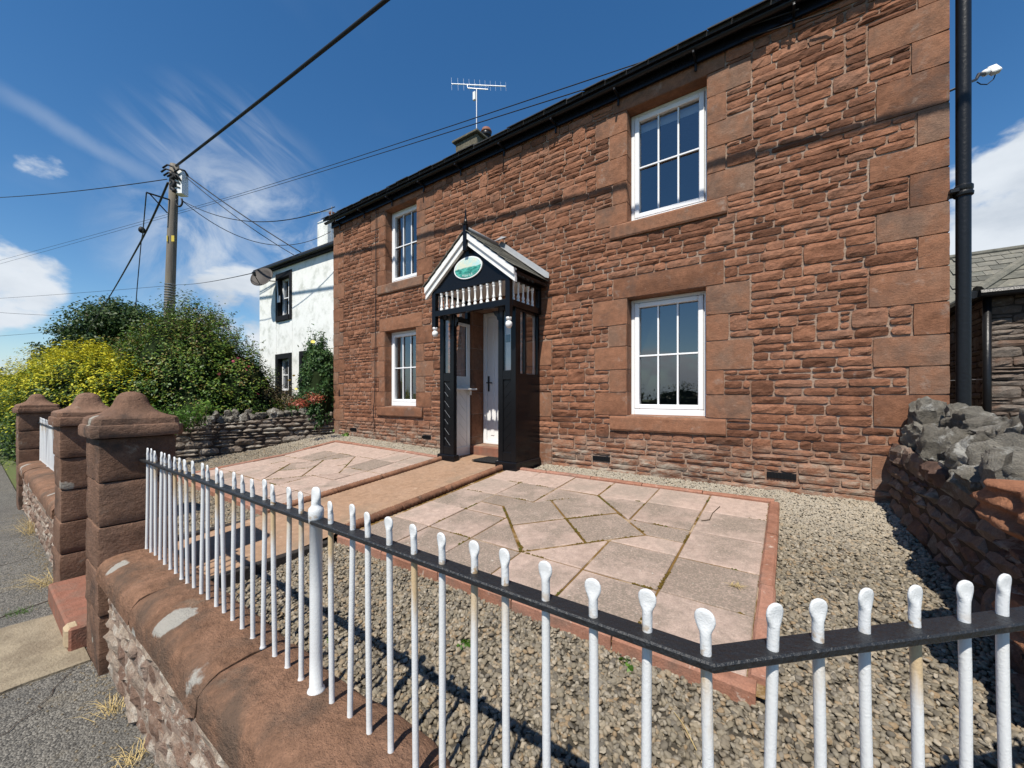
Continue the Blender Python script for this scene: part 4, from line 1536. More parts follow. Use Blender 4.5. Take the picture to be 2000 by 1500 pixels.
# downpipe round the right-hand corner
pp = [(XR + .085, YF + .06, z) for z in (-.15, 1.0, 2.2, 2.25, 3.4, 4.45)]
mb = MB()
mb.tube([(XR + .095, YF + .02, -.15), (XR + .095, YF + .02, 4.60)], .044, 14)
for zc in (.55, 2.56, 4.3):
    mb.lathe([(.045, 0), (.058, .012), (.060, .03), (.051, .045), (.057, .06), (.057, .085), (.045, .1)], (XR + .095, YF + .02, zc), 14)
dp = auto_smooth(mb.build('downpipe', M['blackiron'], house), 35)
for zc in (.58, 2.59, 4.33):
    MB().bbox(XR + .005, XR + .06, YF - .05, YF + .09, zc, zc + .035, .005).build('pipe_bracket', M['blackiron'], dp)
# service cable clipped to the wall by the left-hand windows
pth = []
for i in range(30):
    z = 4.62 - i * (4.62 - .25) / 29
    y = YF - .047 - .02 * (.75 - .2 < z < .76) - .014 * (2.88 < z < 3.1)
    pth.append((-6.53 + .006 * math.sin(i * .9) - (.06 * max(0, 3.0 - z) / 3.0 if z < 3.0 else 0), y, z))
MB().tube(pth, .008, 6).build('wall_cable', M['cable'], house, smooth=True)
# chimney on the ridge
ch = MB().bbox(-7.02, -6.30, RIDGE_Y - .32, RIDGE_Y + .60, RIDGE_Z - .5, 7.46, .015).build('chimney', M['chimney'], roof)
MB().bbox(-7.09, -6.23, RIDGE_Y - .39, RIDGE_Y + .66, 7.462, 7.525, .012).build('chimney_cap', M['chimney'], roof)
mb = MB().lathe([(.13, 0), (.13, .05), (.10, .08), (.095, .34), (.13, .36), (.14, .42), (.10, .50), (.09, .54), (.06, .55)], (-6.58, RIDGE_Y + .40, 7.52), 14)
auto_smooth(mb.build('chimney_pot', M['blackiron'], roof), 40)
mb = MB().lathe([(.142, .0), (.15, .03), (.11, .11), (.03, .13)], (-6.58, RIDGE_Y + .40, 7.96), 14)
mb.build('pot_cowl', M['terrapot'], roof, smooth=True)

# ================================================================ the porch
PX0, PX1, PY = -4.19, -2.83, 4.06
UX0, UX1, UY = -4.17, -2.80, 3.89
porch = empty('porch', (-3.51, 4.3, 0), 'black and white timber entrance porch with slated gable and spindle frieze', 'porch')
BP, WP = M['blackpaint'], M['whitepaint']


def quad_boards(frx, x0, x1, z0, z1, mt, name, parent, y0, y1, slant, n, axis='x', worn=None):
    """diagonal boarding: parallel strips clipped to a rectangle, each its own piece"""
    h = (z1 - z0) + (x1 - x0)
    for k in range(n):
        s0, s1 = z0 - (x1 - x0) + h * k / n + .0025, z0 - (x1 - x0) + h * (k + 1) / n - .0025
        poly = [(x0, s0 + (0 if slant > 0 else (x1 - x0))), (x1, s0 + ((x1 - x0) if slant > 0 else 0)), (x1, s1 + ((x1 - x0) if slant > 0 else 0)), (x0, s1 + (0 if slant > 0 else (x1 - x0)))]
        poly = clip_poly(poly, x0, x1, z0, z1)
        if len(poly) < 3:
            continue
        if worn:
            wl_ = clip_poly([(x0, s1 - .006 + (0 if slant > 0 else (x1 - x0))), (x1, s1 - .006 + ((x1 - x0) if slant > 0 else 0)), (x1, s1 + ((x1 - x0) if slant > 0 else 0)), (x0, s1 + (0 if slant > 0 else (x1 - x0)))], x0 + .01, x1 - .012 - .02 * (k % 3), z0, z1)
            if len(wl_) > 2:
                MB().extrude_y(wl_, y0 - .0015, y0 - .0003).build('worn_edge', worn, parent)
        if axis == 'x':
            MB().extrude_y(poly, y0, y1).build(name, mt, parent)
        else:
            m = MB().extrude_y(poly, y0, y1)
            m.v = [(y, x, z) for x, y, z in m.v]
            m.build(name, mt, parent)


for side, (a, b) in enumerate(((PX0, -3.91), (-3.11, PX1))):
    # front return: two stiles, rails, a slim pane above diagonal boards
    mb = MB()
    mb.bbox(a, a + .075, PY, PY + .07, -.05, 2.12, .004).bbox(b - .075, b, PY, PY + .07, -.05, 2.12, .004)
    mb.bbox(a + .075, b - .075, PY + .004, PY + .066, 2.06, 2.12, .004).bbox(a + .075, b - .075, PY + .004, PY + .066, 1.16, 1.28, .004).bbox(a + .075, b - .075, PY + .004, PY + .066, .10, .22, .004)
    post = mb.build('front_panel', BP, porch)
    quad_boards(None, a + .075, b - .075, .22, 1.16, BP, 'board', post, PY + .02, PY + .05, 1 if side else -1, 8, worn=None if side else M['lead'])
    MB().add([(a + .075, PY + .03, 1.28), (b - .075, PY + .03, 1.28), (b - .075, PY + .03, 2.06), (a + .075, PY + .03, 2.06)], [(0, 1, 2, 3)]).build('pane', M['porchglass'], post, fix=False)
    MB().bbox(a + .076, a + .09, PY + .034, PY + .06, 1.28, 2.06, .003).bbox(b - .09, b - .076, PY + .034, PY + .06, 1.28, 2.06, .003).build('pane_bead', WP, post)
    MB().bbox(a - .03, b + .03, PY - .03, PY + .085, -.12, .10, .01).build('plinth', BP, porch)
    # side wall
    X0, X1 = (PX0 + .004, PX0 + .05) if side == 0 else (PX1 - .05, PX1 - .004)
    mb = MB()
    ya, yb = PY + .071, YF - .03
    mb.bbox(X0, X1, ya, yb, -.05, 1.24, .003).bbox(X0, X1, ya, yb, 2.05, 2.14, .003).bbox(X0 + .002, X1 - .002, ya, ya + .055, 1.24, 2.05, .003).bbox(X0 + .002, X1 - .002, yb - .045, yb, 1.24, 2.05, .003)
    mb.bbox(X0 + .002, X1 - .002, ya + .155, ya + .195, 1.24, 2.05, .003)
    sw = mb.build('side_panel', BP, porch)
    MB().bbox(min(X0, X1) - .02 - (.01 if side == 0 else 0), max(X0, X1) + .02 + (.01 if side else 0), ya + .016, YF - .035, -.12, .095, .01).build('plinth', BP, porch)
    xi0, xi1 = (X1 + .001, X1 + .022) if side == 0 else (X0 - .022, X0 - .001)
    # white inner lining: beads round the panes, diagonal boards below, shelf
    mb = MB()
    mb.bbox(xi0, xi1, ya, ya + .03, .12, 2.14, .003).bbox(xi0, xi1, yb - .075, yb, .12, 2.14, .003).bbox(xi0, xi1, ya + .03, yb - .075, 1.14, 1.25, .003).bbox(xi0, xi1, ya + .03, yb - .075, 2.03, 2.14, .003)
    mb.bbox(xi0 - .004, xi1 + .012, ya, yb, -.04, .16, .004).bbox(xi0 + .002, xi1 - .002, ya + .15, ya + .20, 1.25, 2.03, .003)
    ln = mb.build('inner_lining', WP, porch)
    quad_boards(None, ya + .03, yb - .075, .16, 1.14, WP, 'board', ln, xi0 + .003, xi1 - .006, -1 if side == 0 else 1, 9, axis='y')
    for (p, q) in ((ya + .055, ya + .155), (ya + .195, yb - .045)):
        xm = (X0 + X1) / 2
        MB().add([(xm, p, 1.24), (xm, q, 1.24), (xm, q, 2.05), (xm, p, 2.05)], [(0, 1, 2, 3)]).build('pane', M['porchglass'], sw, fix=False)
    if side == 0:
        sh = MB().bbox(xi1, xi1 + .13, ya + .05, yb + .02, 1.04, 1.065, .004).bbox(xi1, xi1 + .05, yb - .06, yb - .02, .96, 1.04, .004)
        sh.build('shelf', WP, porch)

# canopy frame
mb = MB()
mb.bbox(UX0, UX1, UY, UY + .06, 2.075, 2.155, .004).bbox(UX0, UX1, UY + .002, UY + .058, 2.40, 2.47, .004)
for X in (UX0, UX1 - .065):
    mb.bbox(X - .002, X + .067, UY - .004, UY + .064, 1.93, 2.52, .004)
for X0, X1 in ((UX0, UX0 + .06), (UX1 - .06, UX1)):
    mb.bbox(X0, X1, UY + .066, YF - .035, 2.075, 2.155, .004).bbox(X0, X1, UY + .066, YF - .035, 2.40, 2.50, .004).bbox(X0, X1, YF - .10, YF - .034, 2.156, 2.399, .004)
mb.build('frieze_frame', BP, porch)
mb = MB()
for (xa, sg) in ((-3.905, 1), (-3.115, -1)):
    pr = [(xa, 2.074), (xa + sg * .12, 2.074), (xa + sg * .085, 2.055), (xa + sg * .07, 2.02), (xa + sg * .035, 2.0), (xa + sg * .025, 1.955), (xa, 1.94)]
    mb.extrude_y(pr if sg < 0 else pr[::-1], UY + .19, UY + .23)
mb.build('corner_bracket', BP, porch)
mb = MB().box(UX0 + .06, UX1 - .06, UY + .06, YF - .04, 2.43, 2.445)
mb.build('ceiling_board', WP, porch)
bal = MB().lathe([(.022, 0), (.022, .028), (.014, .036), (.019, .05), (.021, .066), (.013, .09), (.012, .15), (.016, .185), (.021, .195), (.021, .20), (.015, .208), (.023, .216), (.023, .244)], (0, 0, 0), 10)
b0 = None
spots = [(UX0 + .065 + .10 + (UX1 - UX0 - .33) * k / 10, UY + .03) for k in range(11)]
spots += [(UX1 - .03, UY + .12 + k * .112) for k in range(5)] + [(UX0 + .03, UY + .12 + k * .112) for k in range(5)]
for (x, y) in spots:
    if b0 is None:
        b0 = bpy.data.objects.new('spindle', bal.data('spindle', WP))
        auto_smooth(link(b0, porch, (x, y, 2.1555)), 50)
    else:
        copy_piece(b0, porch, (x, y, 2.1555))
for X in (UX0 + .0325, UX1 - .0325):
    mb = MB().lathe([(.006, -.105), (.026, -.10), (.040, -.075), (.044, -.055), (.038, -.03), (.022, -.014), (.02, -.004), (.034, .0), (.036, .03), (.03, .036)], (X, UY + .03, 1.895), 14)
    mb.build('pendant', WP, porch, smooth=True)
# gable board and barge boards
AX, AZ = (UX0 + UX1) / 2, 3.12
ex0, ex1, ez = UX0 - .10, UX1 + .10, 2.50
slp = (AZ - ez) / (AX - ex0)
mb = MB().extrude_y([(UX0 + .01, 2.471), (UX1 - .01, 2.471), (UX1 - .01, 2.53), (AX, AZ - .04), (UX0 + .01, 2.53)], UY + .012, UY + .045)
gable = mb.build('gable_board', BP, porch)
for sg in (-1, 1):
    xe = AX + sg * (ex1 - AX)
    for (dz0_, dz1_, y0_, y1_) in ((0.0, -.082, UY - .055, UY + .01), (-.086, -.165, UY - .032, UY + .011)):
        pl = [(xe, ez + dz0_), (AX, AZ + dz0_), (AX, AZ + dz1_), (xe, ez + dz1_)]
        MB().extrude_y(pl, y0_, y1_).build('barge_board', WP, porch)
mb = MB().bbox(AX - .03, AX + .03, UY - .075, UY - .014, 2.86, 3.20, .008)
mb.lathe([(.03, 3.20), (.036, 3.215), (.02, 3.23), (.026, 3.25), (.018, 3.28), (.007, 3.41), (.0, 3.44)], (AX, UY - .044, 0), 10)
mb.build('finial', BP, porch)
# slated roof
mb = MB()
for sg in (-1, 1):
    xe = AX + sg * (ex1 - AX)
    mb.add([(xe, UY - .05, ez + .002), (AX, UY - .05, AZ + .002), (AX, YF - .03, AZ + .002), (xe, YF - .03, ez + .002), (xe, UY - .05, ez + .02), (AX, UY - .05, AZ + .02), (AX, YF - .03, AZ + .02), (xe, YF - .03, ez + .02)],
           [(0, 1, 2, 3), (7, 6, 5, 4), (0, 4, 5, 1), (3, 2, 6, 7), (0, 3, 7, 4)])
proof = mb.build('roof_deck', BP, porch)
NR = 7
for sg in (-1, 1):
    for r_ in range(NR):
        f0, f1 = r_ / NR, min(1.0, (r_ + 1.25) / NR)
        y = UY - .075
        off = .0 if r_ % 2 == 0 else .10
        first = True
        while y < YF - .04:
            w = (.20 + RR.uniform(-.02, .02)) if not (first and off) else off
            first = False
            yb = min(y + w, YF - .035)
            xa, za = AX + sg * ((ex1 + .025 - AX) * (1 - f0)), ez - .02 + (AZ - ez + .02) * f0
            xb, zb = AX + sg * ((ex1 + .025 - AX) * (1 - f1)), ez - .02 + (AZ - ez + .02) * f1
            l0, l1 = .040 + RR.uniform(0, .005), .026
            if yb - y > .03:
                vs = [(xa, y + .002, za + l0 - .010), (xa, yb - .002, za + l0 - .010), (xb, yb - .002, zb + l1 - .01), (xb, y + .002, zb + l1 - .01),
                      (xa, y + .002, za + l0), (xa, yb - .002, za + l0), (xb, yb - .002, zb + l1), (xb, y + .002, zb + l1)]
                MB().add(vs, [(3, 2, 1, 0), (4, 5, 6, 7), (0, 1, 5, 4), (1, 2, 6, 5), (2, 3, 7, 6), (3, 0, 4, 7)]).build('slate', M['slate'], proof)
            y += w
mb = MB().tube([(AX, UY - .06, AZ + .05), (AX, YF - .16, AZ + .05)], .028, 10)
mb.build('ridge_roll', M['lead'], porch, smooth=True)
mb = MB()
for sg in (-1, 1):
    n = 9
    rg = []
    for i in range(n + 1):
        f = i / n
        x = AX + sg * (ex1 + .03 - AX) * (1 - f)
        z = ez - .01 + (AZ - ez) * f + .048
        rg.append([(x, YF - .15, z + .004), (x, YF - .055, z + .018), (x, YF - .046, z + .09)])
    mb.rings(rg, closed=False)
mb.add([(AX - .06, YF - .22, AZ + .075), (AX + .06, YF - .22, AZ + .075), (AX + .10, YF - .05, AZ + .17), (AX, YF - .05, AZ + .20), (AX - .10, YF - .05, AZ + .17)], [(0, 1, 2, 3, 4)])
mb.build('lead_flashing', M['lead'], porch)
mb = MB()
mb.bbox(UX1 + .02, UX1 + .10, UY - .03, YF - .04, 2.44, 2.485, .006).bbox(UX0 - .10, UX0 - .02, UY - .03, YF - .04, 2.44, 2.485, .006)
mb.build('eave_board', BP, porch)

# oval sign
SX, SZ, SY = AX, 2.655, UY + .0115
sign = empty('house_sign', (SX, SY, SZ), 'oval painted house sign with white rim on the porch gable', 'sign')


def oval(rx, rz, y0, y1, n=40):
    return MB().extrude_y([(SX + rx * math.cos(2 * PI * k / n), SZ + rz * math.sin(2 * PI * k / n)) for k in range(n)], y0, y1)


oval(.248, .146, SY - .016, SY - .001).build('rim', M['whiteplastic'], sign)
oval(.230, .130, SY - .0185, SY - .0165).build('painted_panel', M['painting'], sign, at=(SX, SY - .017, SZ))


def letter(chx, x, z, size, rot, parent, mt):
    cu = bpy.data.curves.new('letter', 'FONT')
    cu.body = chx
    cu.size = size
    cu.align_x, cu.align_y = 'CENTER', 'CENTER'
    cu.extrude = .0006
    tmp = bpy.data.objects.new('letter', cu)
    me = bpy.data.meshes.new_from_object(tmp)
    bpy.data.objects.remove(tmp)
    me.materials.append(mt)
    o = bpy.data.objects.new('letter', me)
    link(o, parent, (x, SY - .0195, z))
    o.rotation_euler = (rad(90), 0, 0)
    o.rotation_euler = (Matrix.Rotation(-rot, 3, 'Y') @ Matrix.Rotation(rad(90), 3, 'X')).to_euler()


for i, chx in enumerate('HOUSE'):
    th = rad(-90 + (i - 2) * 11.5)
    letter(chx, SX + .200 * math.cos(th), SZ + .104 * math.sin(th), .040, math.atan2(.104 * math.cos(th), -.200 * math.sin(th)), sign, M['whiteplastic'])
# the arc of worn lettering above cannot be read: only its strokes remain
for i in range(17):
    th = rad(168 - i * 9.2)
    x, z = SX + .200 * math.cos(th), SZ + .106 * math.sin(th)
    MB().box(x - .0022, x + .0022, SY - .0195, SY - .0188, z - .009 - .003 * (i % 3), z + .008).build('worn_stroke', M['whiteplastic'], sign)

# door mat
mat = MB().bbox(-3.66, -3.08, 4.16, 4.54, .034, .048, .004)
o = mat.build('door_mat', M['mat'])
tag(o, 'dark ribbed rubber mat at the foot of the front door step', 'mat')
MB().bbox(-4.12, -2.9, 4.302, 4.63, -.3, .031, .004).build('porch_floor', M['path'], porch)


# ================================================================ front boundary: wall, coping, piers, railings
def coping_stone(parent, p0, p1, prof, seed, mt='coping', nl=14):
    """a long half-round coping stone between two points (x, y); prof is its section (across, z)"""
    p0, p1 = Vector(p0), Vector(p1)
    d = p1 - p0
    t = d.normalized()
    q = Vector((-t.y, t.x))
    rings = []
    for i in range(nl + 1):
        s = i / nl
        c = p0 + d * s
        ring = []
        for (a, z) in prof:
            e = .010 * fbm(c.x * 2.5, c.y * 2.5 + a * 5, z * 6 + seed, 4) + .004 * fbm(c.x * 14, c.y * 14 + a * 20, z * 20 + seed, 3)
            end = -.014 * (1 if i in (0, nl) else 0)
            ln = math.hypot(a, z - prof[0][1]) + 1e-6
            ring.append((c.x + q.x * (a + e * (a / .2)), c.y + q.y * (a + e * (a / .2)), z + e + end * (1 if z > prof[0][1] + .02 else 0)))
        rings.append(ring)
    return auto_smooth(MB().rings(rings).build('coping_stone', M[mt], parent), 50)


CT = -.02                      # coping top
CY = .632                      # middle of the wall


def cop_prof(w=.17, hgt=.145):
    pr = [(-w, CT - hgt)]
    for k in range(13):
        th = PI - PI * k / 12
        pr.append((w * math.copysign(abs(math.cos(th)) ** .75, math.cos(th)), CT - hgt + .045 + (hgt - .045) * math.sin(th) ** .66 if 0 < k < 12 else CT - hgt + .045))
    pr.append((w, CT - hgt))
    return pr


fw = empty('boundary_wall', (-1.8, CY, ROAD_Z), 'low roadside rubble wall with rounded red coping carrying the near railing', 'wall')
CORNER = Vector((-.10, .655))
RDIR = Vector((.70, .714)).normalized()
WEND = CORNER + RDIR * 1.75
xs = [-3.40, -2.60, -1.66, -.78]
for i in range(3):
    coping_stone(fw, (xs[i] + .006, CY), (xs[i + 1] - .006, CY), cop_prof(), i * 3.1)
coping_stone(fw, (xs[3] + .006, CY), (CORNER.x, CY), cop_prof(), 11.2)
coping_stone(fw, (CORNER.x + .02, CY), (WEND.x, WEND.y), cop_prof(), 17.2)
# wall body and its stones (road face)
mb = MB()
mb.box(-3.42, -.02, CY - .115, CY + .125, ROAD_Z - .1, CT - .13)
q = Vector((-RDIR.y, RDIR.x))
pl = [tuple(Vector((CORNER.x, CY)) + q * s * .115 + RDIR * l for s, l in ()) for _ in ()]
a0, a1 = Vector((CORNER.x, CY)), WEND
poly = [tuple(a0 - q * .115), tuple(a1 - q * .115), tuple(a1 + q * .12), tuple(a0 + q * .12)]
mb.prism(poly, ROAD_Z - .1, CT - .13)
body = mb.build('wall_core', M['rubmort'], fw)
rr = random.Random(3)
ff = Frame((0, CY - .115, 0), (1, 0, 0), (0, -1, 0))
for i, (a, b, c, d) in enumerate(rubble_fill(-3.40, -.12, ROAD_Z, CT - .145, [], rr, wr=(.12, .34), hs=(7, 9, 11, 13))):
    g = .007
    face_stone(ff, a + g, b - g, c + g, d - g, rr.uniform(.006, .020), .016, i + 5000, ragged=.016, du=.04, dv=.03, maxu=8, maxv=5, edge=.25, round_=.003).build('stone', M['rubble'], body, fix=False)


def gate_pier(x0, x1, y0, y1, label, seed, nblocks_z0=ROAD_Z):
    rr = random.Random(seed)
    cx, cy = (x0 + x1) / 2, (y0 + y1) / 2
    p = empty('gate_pier', (cx, cy, ROAD_Z), label, 'pier', 'sandstone gate piers')
    zs = [ROAD_Z, -.665 + .0, -.395, -.125, .147, .418, .688]
    zs = [ROAD_Z - .02, -.395, -.125, .147, .418, .688]
    for i in range(len(zs) - 1):
        bm = bmesh.new()
        bmesh.ops.create_cube(bm, size=1)
        o = rr.uniform(-.004, .004)
        for v in bm.verts:
            v.co = Vector((cx + o + v.co.x * (x1 - x0), cy - o + v.co.y * (y1 - y0), (zs[i] + zs[i + 1]) / 2 + v.co.z * (zs[i + 1] - zs[i] - .004)))
        bmesh.ops.bevel(bm, geom=bm.edges[:], offset=.015, segments=2, affect='EDGES', profile=.6)
        bmesh.ops.subdivide_edges(bm, edges=[e for e in bm.edges if e.calc_length() > .12], cuts=4, use_grid_fill=True)
        for v in bm.verts:
            n = Vector((v.co.x - cx, v.co.y - cy, 0)).normalized()
            v.co += n * (.007 * fbm(v.co.x * 9, v.co.y * 9, v.co.z * 9 + seed, 4) + .004 * fbm(v.co.x * 40, v.co.y * 40, v.co.z * 40 + seed, 2))
        auto_smooth(MB().bm(bm).build('block', M['pier'], p), 30)
    # stepped cap with a bell-shaped top
    hx, hy = (x1 - x0) / 2, (y1 - y0) / 2
    prof = [(1.0, .688), (1.17, .692), (1.19, .705), (1.19, .748), (1.16, .764), (1.10, .768), (1.10, .778), (1.08, .805), (1.0, .818), (.86, .826), (.70, .842), (.56, .866), (.475, .894), (.43, .922), (.37, .948), (.27, .966), (.14, .975), (.03, .977)]
    rings = []
    N = 40
    for (s, z) in prof:
        ex = 16.0 if s > .95 else max(2.4, 2.4 + (s - .45) / .5 * 6)
        ring = []
        for k in range(N):
            th = 2 * PI * (k + .5) / N
            c_, s_ = math.cos(th), math.sin(th)
            r_ = (abs(c_) ** ex + abs(s_) ** ex) ** (-1 / ex)
            e = 1 + .02 * fbm(c_ * 2, s_ * 2, z * 8 + seed, 4)
            ring.append((cx + hx * s * r_ * c_ * e, cy + hy * s * r_ * s_ * e, z + .004 * fbm(c_ * 3, s_ * 3, seed, 3)))
        rings.append(ring)
    auto_smooth(MB().rings(rings).build('cap', M['pier'], p), 34)
    return p


gate_pier(-3.80, -3.40, .47, .84, 'nearest sandstone gate pier, where the near white railing starts', 1)
gate_pier(-5.40, -5.00, .47, .84, 'sandstone gate pier just beyond the gateway step, middle of the three', 2)
gate_pier(-9.75, -9.33, .47, .86, 'farthest and smallest looking sandstone pier beside the yellow hedge', 3)

# far stretch of wall between the second and third piers
fw2 = empty('boundary_wall', (-7.4, CY, ROAD_Z), 'farther low roadside wall with rounded coping between two piers', 'wall')
xs = [-9.33, -8.35, -7.4, -6.4, -5.40]
for i in range(4):
    coping_stone(fw2, (xs[i] + .006, CY), (xs[i + 1] - .006, CY), cop_prof(), 30 + i * 3.1, nl=8)
body = MB().box(-9.4, -5.38, CY - .115, CY + .125, ROAD_Z - .1, CT - .13).build('wall_core', M['rubmort'], fw2)
for i, (a, b, c, d) in enumerate(rubble_fill(-9.33, -5.40, ROAD_Z, CT - .145, [], rr, wr=(.14, .38), hs=(8, 10, 12, 14))):
    g = .007
    face_stone(ff, a + g, b - g, c + g, d - g, rr.uniform(.006, .022), .016, i + 6000, ragged=.014, du=.06, dv=.04, maxu=5, maxv=4, edge=.25, round_=.003).build('stone', M['rubble'], body, fix=False)


# ---- railings
def bar_mesh(z0, z1, lean=0.0, seed=0, r=.0084):
    """round bar whose end is beaten into a flat spoon; flat side faces local y"""
    rg = []
    h = z1 - z0
    sec = [(0, r * 1.5, r * 1.5), (.006, r * 1.25, r * 1.25), (.014, r, r)]
    sec += [(z, r, r) for z in np.linspace(.05, h - .058, 7)]
    for (dz, a, b) in ((-.042, r, r), (-.037, r * 1.04, r * .96), (-.031, r * 1.32, r * .76), (-.025, r * 1.66, r * .54), (-.018, r * 1.86, r * .44), (-.010, r * 1.78, r * .42), (-.004, r * 1.38, r * .40), (-.0012, r * .84, r * .34), (0, r * .35, r * .25)):
        sec.append((h + dz, a, b))
    for (z, a, b) in sec:
        wob = .0022 * math.sin(z * 6 + seed * 2.1) * (z / h)
        ex = .55 if b < a * .8 else 1.0                       # the beaten end has flat cheeks
        sg = lambda t_: math.copysign(abs(t_) ** ex, t_)
        rg.append([(a * math.cos(2 * PI * k / 16) + wob + lean * max(0, z - h + .1), b * sg(math.sin(2 * PI * k / 16)) - wob - (.0035 * max(0, z - h + .05) / .05), z) for k in range(16)])
    return MB().rings(rg)


BAR_V = []
for s in range(5):
    BAR_V.append(bar_mesh(CT - .012, .62 + .0015 * (s - 2), 0, s).data('bar', M['bar'], smooth=True))
BENT = bar_mesh(CT - .012, .62, -.16, 3).data('bar', M['bar'], smooth=True)


def put_bar(parent, x, y, rot, rr, mesh=None):
    o = bpy.data.objects.new('bar', mesh or rr.choice(BAR_V))
    link(o, parent, (x, y, CT - .012))
    o.rotation_euler = (rr.uniform(-.012, .012), rr.uniform(-.010, .010), rot + rr.uniform(-.13, .13))
    o.scale = (1, 1, rr.uniform(.997, 1.003))
    return o


def flat_rail(pts, name, parent, w=.046, t=.015, zc=.5375):
    """flat iron rail along a line of (x, y) points"""
    pts = [Vector(p) for p in pts]
    rg = []
    fine = []
    for i in range(len(pts) - 1):
        n = max(1, int((pts[i + 1] - pts[i]).length / .09))
        fine += [pts[i] + (pts[i + 1] - pts[i]) * (k / n) for k in range(n)]
    fine.append(pts[-1])
    for i, p in enumerate(fine):
        a = (fine[i] - fine[i - 1]).normalized() if i else (fine[1] - fine[0]).normalized()
        b = (fine[i + 1] - fine[i]).normalized() if i < len(fine) - 1 else a
        t1, t2 = Vector((-a.y, a.x)), Vector((-b.y, b.x))
        m = (t1 + t2) / max(1 + t1.dot(t2), .3)
        dz = .0025 * noise.noise(Vector((p.x * 2, p.y * 2, 0)))
        c = .003
        rg.append([(p.x + m.x * s, p.y + m.y * s, zc + z + dz) for s, z in ((-w / 2, -t / 2 + c), (-w / 2, t / 2 - c), (-w / 2 + c, t / 2), (w / 2 - c, t / 2), (w / 2, t / 2 - c), (w / 2, -t / 2 + c), (w / 2 - c, -t / 2), (-w / 2 + c, -t / 2))])
    return MB().rings(rg).build(name, M['blackrail'], parent)


RY = .675
rail = empty('railing', (-1.8, RY, CT), 'near white iron railing with black top rail, bent at the corner by the camera', 'railing')
RC = Vector((-.10, RY))
REND = RC + RDIR * 1.62
flat_rail([(-3.42, RY), tuple(RC), tuple(REND)], 'top_rail', rail)
rr = random.Random(9)
PX_ = -1.274
SP = .0978
for i in range(1, 22):
    x = PX_ - i * SP
    if x > -3.40:
        put_bar(rail, x + rr.uniform(-.004, .004), RY, 0, rr, BENT if i == 13 else None)
for i in range(1, 13):
    put_bar(rail, PX_ + i * SP + rr.uniform(-.003, .003), RY, 0, rr)
for i in range(1, 16):
    p = RC + RDIR * (i * .102)
    put_bar(rail, p.x, p.y, math.atan2(RDIR.y, RDIR.x), rr)
sec = [(CT - .012, .030), (CT + .002, .026), (CT + .009, .0205), (.10, .0195), (.30, .0195), (.528, .0195), (.531, .0235), (.570, .024), (.580, .022), (.587, .0155), (.592, .0145)]
rg = [[(PX_ + r_ * math.cos(2 * PI * k / 18), RY + r_ * math.sin(2 * PI * k / 18), z) for k in range(18)] for z, r_ in sec]
for (z, a, b) in ((.598, .0165, .0145), (.606, .0205, .012), (.616, .0240, .0105), (.627, .0250, .0095), (.637, .0230, .009), (.644, .0175, .008), (.6475, .010, .006), (.6485, .003, .003)):
    rg.append([(PX_ + a * math.cos(2 * PI * k / 18), RY + b * math.sin(2 * PI * k / 18), z) for k in range(18)])
MB().rings(rg).build('post', M['bar'], rail, smooth=True)

rail2 = empty('railing', (-7.4, RY, CT), 'far white iron railing between the second and third piers', 'railing')
flat_rail([(-9.34, RY), (-5.39, RY)], 'top_rail', rail2)
for i in range(39):
    put_bar(rail2, -9.26 + i * .0985, RY, 0, rr)


# ================================================================ garden side walls
def rubble_wall(name, label, p0, p1, thick, z_base, z_top, seed, side, stone_mt, hs, wr, boulders, cat='wall', end_face=False):
    """dry-looking rubble wall from p0 to p1 with a row of boulders on top; side = which face gets stones (+1 left, -1 right of p0->p1)"""
    p0, p1 = Vector(p0), Vector(p1)
    d = p1 - p0
    L = d.length
    t = d.normalized()
    q = Vector((-t.y, t.x))
    mid = (p0 + p1) / 2
    rr = random.Random(seed)
    w = empty(name, (mid.x, mid.y, z_base(.5)), label, cat)
    mb = MB()
    n = 8
    rings = []
    for i in range(n + 1):
        s = i / n
        c = p0 + d * s
        rings.append([(c.x + q.x * o, c.y + q.y * o, z) for o, z in ((-thick / 2, z_base(s) - .15), (-thick / 2, z_top(s) - .03), (thick / 2, z_top(s) - .03), (thick / 2, z_base(s) - .15))])
    body = mb.rings(rings).build('wall_core', M['wallgap'], w)
    frs = Frame((p0.x + q.x * thick / 2 * side, p0.y + q.y * thick / 2 * side, 0), (t.x, t.y, 0), (q.x * side, q.y * side, 0))
    zlo = min(z_base(0), z_base(1)) - .08
    zhi = max(z_top(0), z_top(1))
    rects = rubble_fill(0, L, zlo, zhi, [], rr, wr=wr, hs=hs, minw=.12, inside=lambda u, v: z_base(u / L) - .06 < v < z_top(u / L))
    for i, (a, b, c, e) in enumerate(rects):
        if b - a < .05 or e - c < .03:
            continue
        g = .008
        face_stone(frs, a + g, b - g, c + g, e - g, rr.uniform(.015, .045), .028, seed * 100 + i, ragged=.022, du=.055, dv=.04, maxu=8, maxv=5, edge=.25, round_=.006).build('stone', M[stone_mt], body, fix=False)
    for (s, off, size, dz) in boulders:
        c = p0 + d * s + q * off
        sd_ = rr.uniform(0, 50)
        auto_smooth(boulder((c.x, c.y, z_top(s) + dz), size, sd_, sub=4 if max(size) > .12 else 3, rough=.42).build('boulder', M['boulder'], w), 28)
    return w, frs


